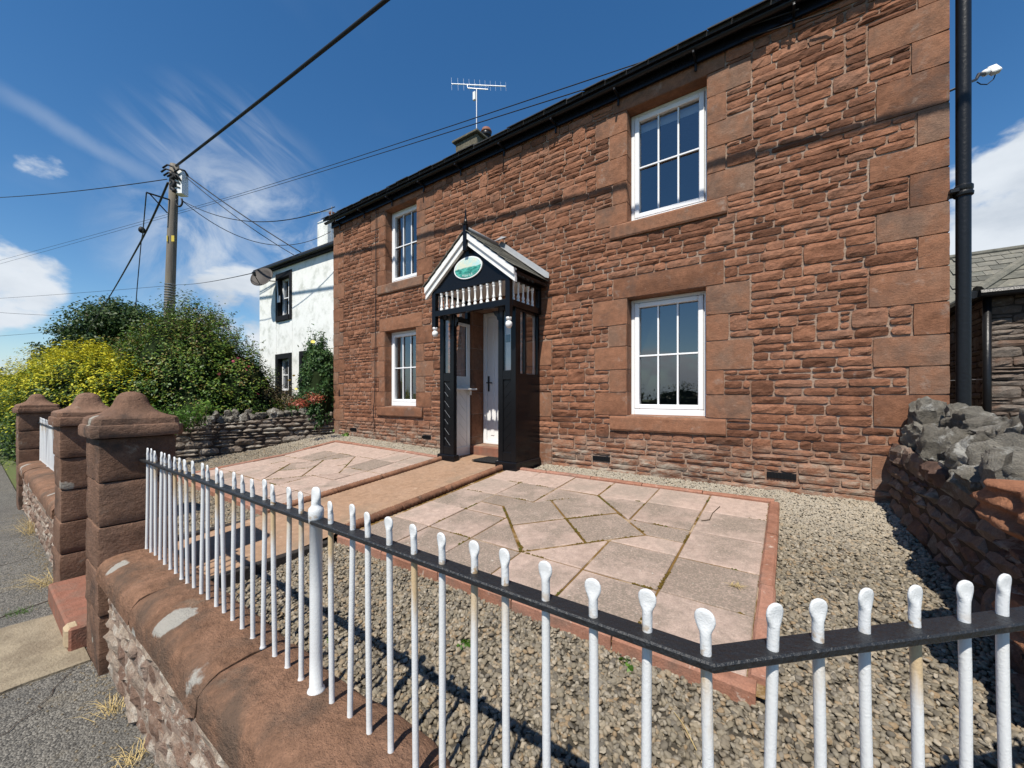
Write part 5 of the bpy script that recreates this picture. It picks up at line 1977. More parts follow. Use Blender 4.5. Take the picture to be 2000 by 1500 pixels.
rr = random.Random(77)
bl = []
s = .01
while s < 1.0:
    r_ = rr.uniform(.08, .15)
    bl.append((s, rr.uniform(-.05, .08), (r_ * rr.uniform(.8, 1.2), r_ * rr.uniform(.9, 1.25), r_ * rr.uniform(.75, 1.15)), .04))
    s += r_ * 1.45 / 4.1
for k in range(12):
    bl.append((rr.uniform(.02, .98), rr.uniform(-.04, .06), (rr.uniform(.05, .09),) * 3, .15))
rubble_wall('garden_wall', 'shaded low rubble wall topped with grey limestone lumps, left of the house', (-8.28, YF + .1), (-9.35, .80), .42,
            lambda s: zg(-8.2, YF - 3.9 * s) - .02, lambda s: .62 - .36 * s, 4, 1, 'wallgrey', (8, 10, 12, 14), (.18, .5), bl)
bl = [(.03, -.04, (.13, .14, .20), .19)]
rr = random.Random(41)
s = .12
while s < .99:
    r_ = rr.uniform(.10, .165) * (1 + .35 * s)
    bl.append((s, rr.uniform(-.16, -.06), (r_ * rr.uniform(.85, 1.2), r_ * rr.uniform(.85, 1.2), r_ * rr.uniform(.8, 1.15)), rr.uniform(.02, .09)))
    bl.append((s + rr.uniform(-.02, .04), rr.uniform(.02, .12), (r_ * 1.1, r_ * 1.1, r_ * rr.uniform(.9, 1.2)), rr.uniform(.14, .20)))
    if rr.random() < .6:
        bl.append((s + rr.uniform(-.04, .04), rr.uniform(-.24, -.18), (r_ * .6, r_ * .7, r_ * .55), rr.uniform(-.05, .05)))
    bl.append((s, .24, (r_, r_, r_ * .9), .06))
    s += r_ * 1.5 / 2.4
zr = lambda s: zg(.7, YF - 2.4 * s) - .03
gw, gfr = rubble_wall('garden_wall', 'right-hand garden wall in shade with large grey boulders on top', (.98, YF - .04), (1.04, 2.28), .52, zr, lambda s: .56 - .06 * s, 6, -1, 'wallstone', (9, 11, 14, 17), (.16, .44), bl)
# the wall's end towards the road: thick sandstone slabs, one on another
rr = random.Random(13)
for k, (x0, x1, y0, y1, z0, z1, mt) in enumerate([(.70, 1.5, 2.02, 2.45, -.36, -.14, 'wallstone'), (.74, 1.5, 1.99, 2.45, -.14, .03, 'wallstone'), (.67, 1.5, 1.97, 2.45, .035, .17, 'slabred'),
                                                  (.76, 1.5, 2.00, 2.45, .175, .29, 'wallstone'), (.69, 1.5, 1.97, 2.42, .295, .44, 'wallstone'), (.62, 1.5, 1.93, 2.40, .445, .63, 'slabred')]):
    bm = bmesh.new()
    bmesh.ops.create_cube(bm, size=1)
    bmesh.ops.subdivide_edges(bm, edges=bm.edges[:], cuts=13, use_grid_fill=True)
    cx, cy, cz = (x0 + x1) / 2, (y0 + y1) / 2, (z0 + z1) / 2
    for v in bm.verts:
        p = v.co * 2
        e = 7.0
        r_ = (abs(p.x) ** e + abs(p.y) ** e + abs(p.z) ** 3.2) ** (-1 / e)
        p = p * min(1.0, r_ * 1.0)
        k_ = 1 + .10 * fbm(p.x * 1.3 + k * 4, p.y * 1.3, p.z * 1.1, 4)
        v.co = Vector((cx + p.x * (x1 - x0) / 2 * k_, cy + p.y * (y1 - y0) / 2 * k_, cz + p.z * (z1 - z0) / 2 + .014 * fbm(p.x * 3, p.y * 3, p.z * 6 + k, 3)))
        v.co.x += .016 * math.sin(p.z * 9 + 2 * fbm(p.x, p.y, k, 2)) * (-1 if p.x < 0 else 1)
        v.co.y -= .014 * math.sin(p.z * 8 + 1.5 * fbm(p.x * 2, p.y, k + 3, 2)) * (1 if p.y < 0 else 0)
    MB().bm(bm).build('end_slab', M[mt], gw, smooth=True)


# ================================================================ white house next door
WY = 5.0
wl = on_y(507, 525, WY)
wh = empty('neighbour_house', (-10.5, WY, -.3), 'white rendered two-storey house with black window surrounds behind the shrubs', 'house')
WX0, WX1 = wl.x, XL - .012
WEZ = 4.60
a, b = on_y(541, 540, WY), on_y(570, 620, WY)
c, d = on_y(538, 697, WY), on_y(567, 770, WY)
e, f_ = on_y(587, 686, WY), on_y(630, 760, WY)
wins = [(a.x, b.x, b.z - .0, a.z), (a.x - .02, b.x - .02, d.z, c.z + .02), (e.x, f_.x, d.z, c.z + .02)]
mb = MB()
holed_wall(mb, WX0, WX1, -.6, 4.40, WY, WY + .3, wins)
mb.add([(WX0, WY, 4.40), (WX1, WY, 4.40), (WX0, WY, 4.50), (WX0, WY + .3, 4.40), (WX1, WY + .3, 4.40), (WX0, WY + .3, 4.50)], [(0, 1, 2), (5, 4, 3)])
n = 5
for X0, X1 in ((WX0, WX0 + .3),):
    pts = [(WY + .3, -.6), (WY + 6, -.6), (WY + 6, 4.4), (WY + 3, 6.3), (WY + .3, 4.45)]
    mb.add([(X0, y, z) for y, z in pts] + [(X1, y, z) for y, z in pts], [tuple(range(n)), tuple(range(2 * n - 1, n - 1, -1))] + [(i, n + i, n + (i + 1) % n, (i + 1) % n) for i in range(n)])
mb.box(WX0 + .3, WX1, WY + 5.7, WY + 6, -.6, 4.4)
wwall = mb.build('wall', M['render'], wh, at=(-10.5, WY, -.6))
MB().box(WX0 + .32, WX1 - .02, WY + 1.6, WY + 1.7, -.3, 4.36).build('room_partition', M['interior'], wh)
# joint lines of the raised bands in the render
for X in (a.x - .03, b.x + .03):
    MB().box(X - .006, X + .006, WY - .008, WY + .01, -.5, 4.34).build('render_bead', M['render'], wwall)
for (x0, x1, z0, z1) in wins:
    t = .10
    w = MB()
    w.bbox(x0 - .03, x0 + t, WY - .03, WY + .13, z0 - .04, z1 + .04, .006).bbox(x1 - t, x1 + .03, WY - .03, WY + .13, z0 - .04, z1 + .04, .006)
    w.bbox(x0 + t, x1 - t, WY - .028, WY + .13, z1 - t, z1 + .04, .006).bbox(x0 + t, x1 - t, WY - .05, WY + .13, z0 - .04, z0 + t, .006)
    win = w.build('window', M['blackmatte'], wh)
    x0, x1, z0, z1 = x0 + t, x1 - t, z0 + t, z1 - t
    fr_ = MB()
    s_ = .055
    fr_.box(x0, x0 + s_, WY + .10, WY + .16, z0, z1).box(x1 - s_, x1, WY + .10, WY + .16, z0, z1).box(x0 + s_, x1 - s_, WY + .10, WY + .16, z1 - s_, z1).box(x0 + s_, x1 - s_, WY + .10, WY + .16, z0, z0 + s_)
    fr_.box((x0 + x1) / 2 - .012, (x0 + x1) / 2 + .012, WY + .112, WY + .14, z0 + s_, z1 - s_).box(x0 + s_, x1 - s_, WY + .11, WY + .138, (z0 + z1) / 2 - .012, (z0 + z1) / 2 + .012)
    fr_.build('frame', M['white'], win)
    MB().add([(x0, WY + .145, z0), (x1, WY + .145, z0), (x1, WY + .145, z1), (x0, WY + .145, z1)], [(0, 1, 2, 3)]).build('pane', M['glass'], win, fix=False)
ez = lambda x: 4.50 - .12 * (x - WX0) / (WX1 - WX0)           # the eave sags a little towards the red house
mb = MB()
for (ya, yb) in ((WY - .13, WY + 3), (WY + 6.2, WY + 3)):
    vs = [(WX0 - .10, ya, ez(WX0) + .02), (WX1, ya, ez(WX1) + .02), (WX1, yb, 6.35), (WX0 - .10, yb, 6.35)]
    mb.add(vs + [(x, y, z + .07) for x, y, z in vs], [(3, 2, 1, 0), (4, 5, 6, 7), (0, 1, 5, 4), (1, 2, 6, 5), (2, 3, 7, 6), (3, 0, 4, 7)])
wroof = mb.build('roof', M['darkslate'], wh)
mb = MB().tube([(WX0 - .12, WY - .12, ez(WX0) + .02), (WX1, WY - .12, ez(WX1) + .02)], .042, 10)
mb.build('gutter', M['blackiron'], wh)
mb = MB()
vs = [(WX0, WY - .085, ez(WX0) - .06), (WX1, WY - .085, ez(WX1) - .06), (WX1, WY + .02, ez(WX1) - .06), (WX0, WY + .02, ez(WX0) - .06)]
mb.add(vs + [(x, y, z + .075) for x, y, z in vs], [(3, 2, 1, 0), (4, 5, 6, 7), (0, 1, 5, 4), (1, 2, 6, 5), (2, 3, 7, 6), (3, 0, 4, 7)])
mb.build('fascia', M['blackmatte'], wh)
k = at_w(645, 450, 13.2)
mb = MB().bbox(k.x - .28, k.x + .34, k.y - .3, k.y + .3, 4.9, at_w(645, 436, 13.2).z, .02)
mb.build('chimney', M['render'], wroof)
mb = MB().lathe([(.10, 0), (.11, .03), (.09, .06), (.085, .26), (.11, .28), (.11, .32), (.08, .33)], (k.x + .12, k.y, at_w(645, 436, 13.2).z - .002), 12)
mb.build('chimney_pot', M['terrapot'], wroof)

# satellite dish
dc = on_y(513, 543, WY - .35)
dish = empty('satellite_dish', (dc.x + .12, WY, dc.z), 'brown satellite dish on the white house corner under its eave', 'satellite dish')
ax = Vector((.50, -.72, .42)).normalized()
s1 = ax.cross(Vector((0, 0, 1))).normalized()
s2 = s1.cross(ax)
rg = []
for (r_, o) in ((.0, .0), (.12, .006), (.21, .022), (.285, .045), (.29, .05), (.285, .055), (.21, .032), (.12, .014), (.0, .008)):
    rg.append([dc + s1 * (r_ * 1.0 * math.cos(2 * PI * i / 28)) + s2 * (r_ * 1.08 * math.sin(2 * PI * i / 28)) + ax * (o if True else 0) for i in range(28)])
MB().rings(rg, cap=False).build('reflector', M['dish'], dish, smooth=True)
MB().tube([dc - s2 * .22 + ax * .04, dc - s2 * .16 + ax * .30], .010, 6).build('feed_arm', M['blackplastic'], dish)
MB().tube([dc - s2 * .17 + ax * .26, dc - s2 * .10 + ax * .34], .032, 10).build('receiver', M['blackplastic'], dish)
MB().tube([dc - ax * .0, dc - ax * .10, Vector((dc.x + .16, WY - .06, dc.z - .05)), Vector((dc.x + .17, WY - .03, dc.z - .55))], .018, 8).bbox(dc.x + .10, dc.x + .24, WY - .034, WY - .002, dc.z - .62, dc.z - .44, .004).build('bracket', M['greymetal'], dish)


# ================================================================ aerials
def aerial(name, label, mast_foot, boom_a, boom_b, n, el, box=True, cradle=True):
    mast_foot, boom_a, boom_b = Vector(mast_foot), Vector(boom_a), Vector(boom_b)
    o = empty(name, mast_foot, label, 'aerial')
    mid = boom_a.lerp(boom_b, .5)
    d = (boom_b - boom_a).normalized()
    top = Vector((mast_foot.x, mast_foot.y, mid.z - (.10 if cradle else -.03)))
    MB().tube([mast_foot, top], .017, 8).build('mast', M['greymetal'], o)
    MB().tube([boom_a, boom_b], .013, 8).build('boom', M['alu'], o)
    side = d.cross(Vector((0, 0, 1))).normalized()
    for i in range(n):
        s = i / (n - 1)
        p = boom_a.lerp(boom_b, s ** .92)
        l = el * (1 - .35 * s)
        MB().tube([p + Vector((0, 0, l)) + side * .02, p - Vector((0, 0, l)) - side * .02], .0045, 5).build('element', M['alu'], o)
    if cradle:
        a_, b_ = boom_a.lerp(boom_b, .30), boom_a.lerp(boom_b, .68)
        MB().tube([a_, a_ - Vector((0, 0, .09)), b_ - Vector((0, 0, .10)), b_], .011, 6).build('cradle', M['alu'], o)
    if box:
        MB().bbox(top.x - .10, top.x - .02, top.y - .05, top.y + .01, top.z - .28, top.z - .06, .01).build('amplifier_box', M['whiteplastic'], o)
    return o


W1 = 10.1
A0, A1, A2 = at_w(931, 262, W1), at_w(882, 164, W1 + .15), at_w(988, 169, W1 - .15)
aerial('television_aerial', 'many-toothed television aerial on a mast above the red house chimney', (A0.x, A0.y, 7.3), A1, A2, 11, .15)
W2 = 12.6
B1, B2 = at_w(606, 416, W2 + .4), at_w(648, 411, W2 - .2)
aerial('television_aerial', 'small distant television aerial above the white house chimney', (B2.x, B2.y, 5.6), B1, B2, 9, .07, False, False)

# ================================================================ outbuilding on the right
OY = 9.0
ob = empty('outbuilding', (5, OY, -.1), 'grey stone outbuilding with hipped slate roof behind the house, far right', 'outbuilding')
OX0 = on_y(1934, 570, OY).x
OEZ = on_y(1934, 572, OY).z
mb = MB().box(OX0, OX0 + 3.4, OY, OY + 2.6, -.4, OEZ)
ow = mb.build('wall', M['wallgap'], ob)
rr = random.Random(31)
fo = Frame((0, OY, 0), (1, 0, 0), (0, -1, 0))
M['outstone'] = stone_mat('grey_outbuilding_stone', [(.10, .074, .060), (.15, .115, .095), (.195, .165, .142), (.17, .11, .082)], .8, 24, 1.0, .02, dark=(.05, .042, .036), lichen=(.30, .28, .25), lich_amt=.5, lich_scale=4)
for i, (p, q_, r_, s_) in enumerate(rubble_fill(OX0, OX0 + 1.9, -.1, OEZ - .06, [], rr, wr=(.22, .6), hs=(8, 10, 12, 15))):
    face_stone(fo, p + .006, q_ - .006, r_ + .006, s_ - .006, rr.uniform(.015, .04), .02, i + 9000, ragged=.014, du=.09, dv=.05, maxu=6, maxv=4, edge=.3).build('stone', M['outstone'], ow, fix=False)
fo2 = Frame((OX0, OY, 0), (0, 1, 0), (-1, 0, 0))
for i, (p, q_, r_, s_) in enumerate(rubble_fill(0.06, 2.5, -.1, OEZ - .06, [], rr, wr=(.22, .6), hs=(8, 10, 12, 15))):
    face_stone(fo2, p + .006, q_ - .006, r_ + .006, s_ - .006, rr.uniform(.015, .04), .02, i + 9500, ragged=.014, du=.12, dv=.06, maxu=4, maxv=3, edge=.3).build('stone', M['outstone'], ow, fix=False)
# hipped roof of the wing, and the long roof behind it
OX1, OYB = OX0 + 3.4, OY + 2.6
ov = .16
OH = 1.45
ORX = (OX0 + OX1) / 2
mb = MB()
P = [(OX0 - ov, OY - ov, OEZ), (OX1 + ov, OY - ov, OEZ), (OX1 + ov, OYB, OEZ), (OX0 - ov, OYB, OEZ), (ORX, OY + 1.7, OEZ + OH), (ORX, OYB, OEZ + OH)]
mb.add(P, [(0, 1, 4), (1, 2, 5, 4), (3, 0, 4, 5), (0, 3, 2, 1)])
oroof = mb.build('roof', M['slate'], ob)
B0, B1, BR0, BR1 = (-1.0, OY + 2.0, 2.35), (12.0, OY + 2.0, 2.35), (-1.0, OY + 4.4, 4.16), (12.0, OY + 4.4, 4.16)
MB().add([B0, B1, BR1, BR0, (-1, OY + 6.8, 2.35), (12, OY + 6.8, 2.35)], [(0, 1, 2, 3), (3, 2, 5, 4), (0, 4, 5, 1), (0, 3, 4), (1, 5, 2)]).build('rear_roof', M['slate'], ob)
MB().box(-.9, 11.9, OY + 2.2, OY + 6.6, -.4, 2.34).build('rear_wall', M['outstone'], ob)


def slate_slope(e0, e1, ridge_fn, rows, w, parent, rr, up, lim=None, gap=.004):
    """slates laid in rows from an eave line e0-e1 up to a line given by ridge_fn(s) -> (point at full height)"""
    e0, e1 = Vector(e0), Vector(e1)
    for r_ in range(rows):
        f0, f1 = r_ / rows, min(1.0, (r_ + 1.35) / rows)
        L0, L1 = e0.lerp(Vector(ridge_fn(0)), f0), e1.lerp(Vector(ridge_fn(1)), f0)
        T0, T1 = e0.lerp(Vector(ridge_fn(0)), f1), e1.lerp(Vector(ridge_fn(1)), f1)
        n = max(1, int((L1 - L0).length / w))
        nrm = (L1 - L0).cross(T0 - L0).normalized()
        if nrm.z < 0:
            nrm = -nrm
        for k in range(n + 1):
            o = (.5 if r_ % 2 else 0) - .5
            s0, s1 = max(0, (k + o) / n), min(1, (k + 1 + o) / n)
            if s1 - s0 < .15 / n:
                continue
            g = gap / (L1 - L0).length
            lf = .030 + rr.uniform(0, .008)
            vs = [L0.lerp(L1, s0 + g) + nrm * (lf - .012), L0.lerp(L1, s1 - g) + nrm * (lf - .012), T0.lerp(T1, s1 - g) + nrm * .006, T0.lerp(T1, s0 + g) + nrm * .006]
            vs += [v + nrm * .012 for v in vs]
            pp = to_px(vs[4])
            if lim and not (lim[0] < pp[0] < lim[1] and pp[2] > 0):
                continue
            MB().add(vs, [(3, 2, 1, 0), (4, 5, 6, 7), (0, 1, 5, 4), (1, 2, 6, 5), (2, 3, 7, 6), (3, 0, 4, 7)]).build('slate', M['slate'], parent, fix=False)


slate_slope(P[0], P[3], lambda s: P[4] if s == 0 else P[5], 9, .30, oroof, rr, 1, (1860, 2120))
slate_slope(P[0], P[1], lambda s: P[4], 9, .30, oroof, rr, 1, (1860, 2120))
slate_slope(B0, B1, lambda s: BR0 if s == 0 else BR1, 13, .28, oroof, rr, 1, (1860, 2060))
pts = [Vector(P[0]), Vector(P[4])]
MB().tube([pts[0] + Vector((0, 0, .03)), pts[1] + Vector((0, 0, .05))], .07, 8).build('hip_lead', M['slate'], oroof)
MB().tube([Vector(BR0) + Vector((0, 0, .02)), Vector(BR1) + Vector((0, 0, .02))], .07, 8).build('ridge_tile', M['slate'], oroof)
mb = MB().tube([(OX0 - ov, OY - ov - .05, OEZ - .03), (OX1, OY - ov - .05, OEZ - .03)], .06, 8).tube([(OX0 - ov - .05, OY - ov, OEZ - .03), (OX0 - ov - .05, OYB, OEZ - .03)], .06, 8)
mb.build('gutter', M['blackiron'], ob)
mb = MB().tube([(OX0 - .05, OY - .07, OEZ - .08), (OX0 - .05, OY - .07, -.2)], .045, 10)
mb.build('downpipe', M['blackiron'], ob, smooth=True)
kk = at_w(1885, 724, 4.6)
MB().tube([(OX0 - .05, OY - .07, 1.2), (OX0 - .9, OY + 1.6, 1.2)], .008, 6).build('tie_wire', M['greymetal'], ob)

# security light on a bracket off the gable
G0, G1 = at_w(1884, 165, 3.45), at_w(1928, 146, 3.62)
sl_ = empty('security_light', G0, 'small white security light on a bracket right of the black downpipe', 'light')
MB().tube([Vector((XR + .0, G0.y + .04, G0.z - .02)), G0, G0.lerp(G1, .5), G0.lerp(G1, .62) + Vector((0, 0, .035)), G1 + Vector((0, 0, .01))], [.010, .010, .012, .016, .014], 8).build('bracket_arm', M['blackplastic'], sl_)
h = at_w(1940, 138, 3.62)
mb = MB().bbox(-.035, .035, -.03, .02, -.045, .045, .008)
o = mb.build('lamp_head', M['whiteplastic'], sl_, at=(0, 0, 0))
o.location = h - WORLD[sl_.name]
o.rotation_euler = (rad(-25), rad(-15), rad(20))
h2 = at_w(1925, 142, 3.60)
o = MB().lathe([(.0, -.03), (.022, -.022), (.03, 0), (.024, .02), (.0, .03)], (0, 0, 0), 12).build('sensor', M['whiteplastic'], sl_, smooth=True, at=(0, 0, 0))
o.location = h2 - WORLD[sl_.name]
c0, c1 = at_w(1908, 160, 3.60), at_w(1944, 146, 3.62)
MB().tube([c0, c0.lerp(c1, .2) - Vector((0, 0, .035)), c0.lerp(c1, .55) - Vector((0, 0, .06)), c0.lerp(c1, .9) - Vector((0, 0, .035)), c1], .0045, 6).build('flex', M['cable'], sl_)

# ================================================================ utility pole and its wires
PW = 10.0
pt, pb_ = at_w(341, 322, PW), at_w(331, 600, PW)
foot = pb_ + (pb_ - pt) * ((pb_.z - ROAD_Z - .0) / (pt.z - pb_.z))
pole = empty('utility_pole', foot, 'tall weathered wooden utility pole rising behind the green bush', 'pole')
rs = [.125, .112, .108, .100, .095]
MB().tube([foot.lerp(pt, s) for s in (0, .4, .6, .85, 1.0)], rs, 18).build('shaft', M['wood'], pole, smooth=True)
rt = (Vector((CS, SN, 0)))                                   # to the right in the picture
tw = Vector((SN, -CS, 0))                                    # towards the viewer
bx = at_w(354, 358, PW - .05)


def obox(c, hr, ht, hz, mt, name, parent):
    m = MB()
    vs = []
    for sx_, sy_, sz_ in ((-1, -1, -1), (1, -1, -1), (1, 1, -1), (-1, 1, -1), (-1, -1, 1), (1, -1, 1), (1, 1, 1), (-1, 1, 1)):
        vs.append(c + rt * hr * sx_ + tw * ht * sy_ + Vector((0, 0, hz * sz_)))
    m.add(vs, [(3, 2, 1, 0), (4, 5, 6, 7), (0, 1, 5, 4), (1, 2, 6, 5), (2, 3, 7, 6), (3, 0, 4, 7)])
    return m.build(name, mt, parent)


obox(bx, .10, .10, .30, M['whiteplastic'], 'terminal_box', pole)
for k in range(4):
    c = bx + tw * .11 + Vector((0, 0, .18 - k * .11))
    MB().tube([c - rt * .12 - Vector((0, 0, -.05)), c, c + rt * .06 - Vector((0, 0, .02))], .014, 6).build('box_lead', M['cable'], pole)
for (px, py, rr_) in ((327, 328, .05), (324, 336, .06), (329, 343, .055), (350, 336, .05), (336, 345, .05)):
    c = at_w(px, py, PW - .2)
    MB().tube([c - rt * .12, c + Vector((0, 0, .08)), c + rt * .14 + Vector((0, 0, .03)), c + rt * .22 - Vector((0, 0, .10))], .022, 6).build('cable_loop', M['cable'], pole, smooth=True)
sp_ = [at_w(338, 340 + 4 * k, PW - .17) + rt * (.05 * math.sin(k * 1.7)) for k in range(10)]
MB().tube(sp_, .05, 8).build('cable_bundle', M['cable'], pole, smooth=True)
c = at_w(350, 394, PW - .1)
lp = [c + rt * .08 * math.cos(t_) + Vector((0, 0, .12 * math.sin(t_))) for t_ in np.linspace(2.6, 7.0, 14)]
MB().tube(lp, .022, 8).build('spare_loop', M['cable'], pole, smooth=True)
e0, e1, e2 = at_w(331, 390, PW - .1), at_w(286, 376, PW - .5), at_w(327, 416, PW - .1)
MB().tube([e0, e1], .020, 6).tube([e1 + (e0 - e1) * .12, e2], .014, 6).build('side_bracket', M['blackiron'], pole)
for k in range(11):
    s = (k * 5.0 + 556 - 322) / 278
    c = pt.lerp(pb_, s)
    MB().tube([c + (rt * math.cos(t_) + tw * math.sin(t_)) * .115 for t_ in np.linspace(0, 2 * PI, 17)], .008, 5).build('wire_wrap', M['greymetal'], pole)
for (px, hw) in ((338, .035), (327, .012)):
    c = at_w(px, 466, PW - .118)
    obox(c, hw, .012, .075, M['yellow'], 'number_plate', pole)


def wire(label, pts, r, sag=0.0, n=24, name='overhead_cable', smooth_pts=False):
    """a hanging cable through 3-D points, with sag between each pair"""
    out = []
    for i in range(len(pts) - 1):
        a, b = Vector(pts[i]), Vector(pts[i + 1])
        for k in range(n + (1 if i == len(pts) - 2 else 0)):
            s = k / n
            out.append(a.lerp(b, s) - Vector((0, 0, sag * 4 * s * (1 - s))))
    o = MB().tube(out, r, 6).build(name, M['cable'], smooth=True)
    return tag(o, label, 'cable')


def meet(px, py, X):
    """where the sight line through a pixel crosses the plane x = X"""
    u = (px - 1000) / F_PX
    dx, dy, dz = CS * u - SN, SN * u + CS, (773 - py) / F_PX
    k = X / dx
    return Vector((X, dy * k, CAMZ + dz * k))


top = at_w(344, 324, PW - .1)
# heavy bundle over the garden: its shadow crosses the front of the house
SHAD = [(-5.33, 4.22), (-1.57, 3.58), (1.06, 2.97)]


def from_shadow(X, z):
    """the point of the sight plane through (345,325)-(740,0) whose shadow falls at (X, z) on the house front"""
    def err(k):
        p = Vector((X, YF, z)) + S * k
        a = to_px(p)
        return a[1] - (325 - .8228 * (a[0] - 345))
    best = None
    for i in range(1, 400):
        k = i * .02
        p = Vector((X, YF, z)) + S * k
        if to_px(p)[2] < .3:
            continue
        e_ = abs(err(k))
        if best is None or e_ < best[0]:
            best = (e_, k)
    return Vector((X, YF, z)) + S * best[1]


cA = from_shadow(-1.57, 3.58)
print('CABLE', cA, [from_shadow(*q_) for q_ in SHAD], top)
end = top + (cA - top) * 1.9
wire('heavy black cable bundle running from the pole top up over the garden', [top, end], .029, .10, 40)
# service wires
wire('upper of two thin wires sweeping from far left up to the house eave', [at_w(-120, 540, 34), at_w(440, 387, 16), on_y(1560, 18, YF - .12)], .007, .05, 16)
wire('lower of two thin wires sweeping from far left up to the house eave', [at_w(-120, 548, 34), at_w(440, 391, 16), on_y(1640, 16, YF - .12)], .007, .04, 16)
wire('thin wire from the pole box sagging to the red house gutter end', [at_w(356, 392, PW), on_y(654, 404, YF - .15)], .009, .42)
wire('thin wire from the pole box sagging low to the white chimney', [at_w(358, 394, PW), at_w(646, 452, 12.8)], .009, .75)
wire('thicker of two parallel wires dropping from the pole to the white house eave', [at_w(358, 337, PW), on_y(588, 493, WY - .12)], .014, .06)
wire('thinner of two parallel wires dropping from the pole to the white house eave', [at_w(360, 343, PW), on_y(574, 498, WY - .12)], .010, .10)
wire('thin wire leaving the pole to the left edge of the sky', [at_w(326, 350, PW), at_w(-80, 388, 16)], .011, .12)
wire('thick cable running down from the pole towards the far tree', [at_w(328, 357, PW), at_w(276, 470, 13), at_w(206, 592, 24), at_w(168, 650, 40)], .026, .05)
wire('cable loop hanging from the pole side bracket to the thick cable', [e1, at_w(279, 455, 12), at_w(276, 470, 12.8), at_w(268, 560, 13.2), at_w(265, 600, 13.2)], .013, .0)
wire('faint wire crossing behind the pole to the white house corner', [at_w(-100, 588, 40), at_w(350, 556, 28), on_y(504, 531, WY + .1)], .012, .1)
wire('short faint wire low at the left edge, upper one', [at_w(-60, 606, 36), at_w(172, 618, 44)], .016, .1)
wire('short faint wire low at the left edge, lower one', [at_w(-60, 660, 36), at_w(170, 640, 44)], .016, .1)
jb = at_w(277, 449, 12.3)
o = boulder(jb, (.09, .09, .10), 3.0, 2, .1).build('cable_joint', M['cable'], smooth=True)
tag(o, 'small black joint box where the hanging loop meets the thick cable', 'joint box')
fp = at_w(171, 640, 44)
mb = MB().tube([(fp.x, fp.y, ROAD_Z), (fp.x, fp.y, at_w(171, 612, 44).z)], .16, 8)
tag(mb.build('utility_pole', M['wood'], smooth=True), 'tiny distant wooden pole in front of the far tree', 'pole')
wire('thin wire shadow-casting drop along the front of the red house', [on_y(700, 398, YF - .25), on_y(1760, 2, YF - .25)], .006, .0) if False else None


# ================================================================ planting
def shrub(name, label, cat, parts, mat, seed, zmin, leaf=.06, core_m='leaf_core', aspect=.5, group=None, stems=None, cs=.10, amp=.30, up=.75, per=55, spread=.7):
    """parts: list of (centre, radii, leaves)"""
    c0 = parts[0][0]
    o = empty(name, (c0[0], c0[1], zmin), label, cat, group)
    P, N = [], []
    for i, (c, r, n) in enumerate(parts):
        p, nn = shell_points(c, r, n, seed + i * 13, zmin, clumps=max(60, n // per), cs=cs, amp=amp, up=up)
        P.append(p)
        N.append(nn)
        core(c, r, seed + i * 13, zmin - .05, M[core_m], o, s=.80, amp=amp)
    P, N = np.vstack(P), np.vstack(N)
    leaves('foliage', P, N, leaf, M[mat], seed, o, (c0[0], c0[1], zmin), aspect, spread)
    return o


def sprays(parent, base_pts, length, mat, seed, leaf, n_leaf=26, spread=.5, curve=.25):
    """upright twigs that carry leaves and break the outline"""
    g = np.random.default_rng(seed)
    tw_ = MB()
    P, N = [], []
    for b in base_pts:
        b = np.array(b)
        d = np.array([g.normal(0, spread), g.normal(0, spread), 1.0])
        d /= np.linalg.norm(d)
        L = length * g.uniform(.6, 1.25)
        bend = np.array([g.normal(0, curve), g.normal(0, curve), -.15])
        pth = [b + d * L * s + bend * L * s * s for s in np.linspace(0, 1, 6)]
        tw_.tube([Vector(p) for p in pth], [.006, .005, .004, .003, .002, .001], 4)
        for _ in range(n_leaf):
            s = g.uniform(.1, 1.0)
            P.append(b + d * L * s + bend * L * s * s + g.normal(0, .035, 3))
            N.append(g.normal(0, 1, 3) + np.array([0, 0, .5]))
    tag(tw_.build('twigs', M['bark'], parent), kind='stuff')
    leaves('spray_leaves', np.array(P), np.array(N), leaf, M[mat], seed, parent, None, .42)


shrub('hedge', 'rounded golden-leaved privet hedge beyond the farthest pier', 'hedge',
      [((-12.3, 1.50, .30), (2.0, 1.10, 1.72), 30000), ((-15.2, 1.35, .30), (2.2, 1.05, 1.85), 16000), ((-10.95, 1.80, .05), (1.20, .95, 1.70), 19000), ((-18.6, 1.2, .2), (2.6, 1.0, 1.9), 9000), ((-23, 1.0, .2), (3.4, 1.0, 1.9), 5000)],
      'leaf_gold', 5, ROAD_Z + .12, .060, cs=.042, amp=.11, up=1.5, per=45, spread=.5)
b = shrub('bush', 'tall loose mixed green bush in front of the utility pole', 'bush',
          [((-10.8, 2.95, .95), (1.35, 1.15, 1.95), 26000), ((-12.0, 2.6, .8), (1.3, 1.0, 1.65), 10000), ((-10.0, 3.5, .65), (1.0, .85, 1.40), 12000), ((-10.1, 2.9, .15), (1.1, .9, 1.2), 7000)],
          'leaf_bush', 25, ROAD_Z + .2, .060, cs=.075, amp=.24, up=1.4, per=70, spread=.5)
g_ = np.random.default_rng(4)
bp = []
for i in range(150):
    th, q_ = g_.uniform(0, 2 * PI), math.sqrt(g_.uniform(0, 1))
    x, y = -10.8 + 1.5 * q_ * math.cos(th), 2.95 + 1.1 * q_ * math.sin(th)
    bp.append((x, y, .95 + 1.75 * math.sqrt(max(.02, 1 - .85 * q_ * q_))))
sprays(b, bp, .38, 'leaf_bush', 8, .050)
shrub('shrub', 'faded brownish hydrangea-like shrub between the green bush and white house', 'shrub', [((-9.75, 4.05, .28), (.55, .55, .95), 7000), ((-9.45, 4.45, .2), (.5, .4, .8), 4000)], 'leaf_brown', 45, -.4, .05)
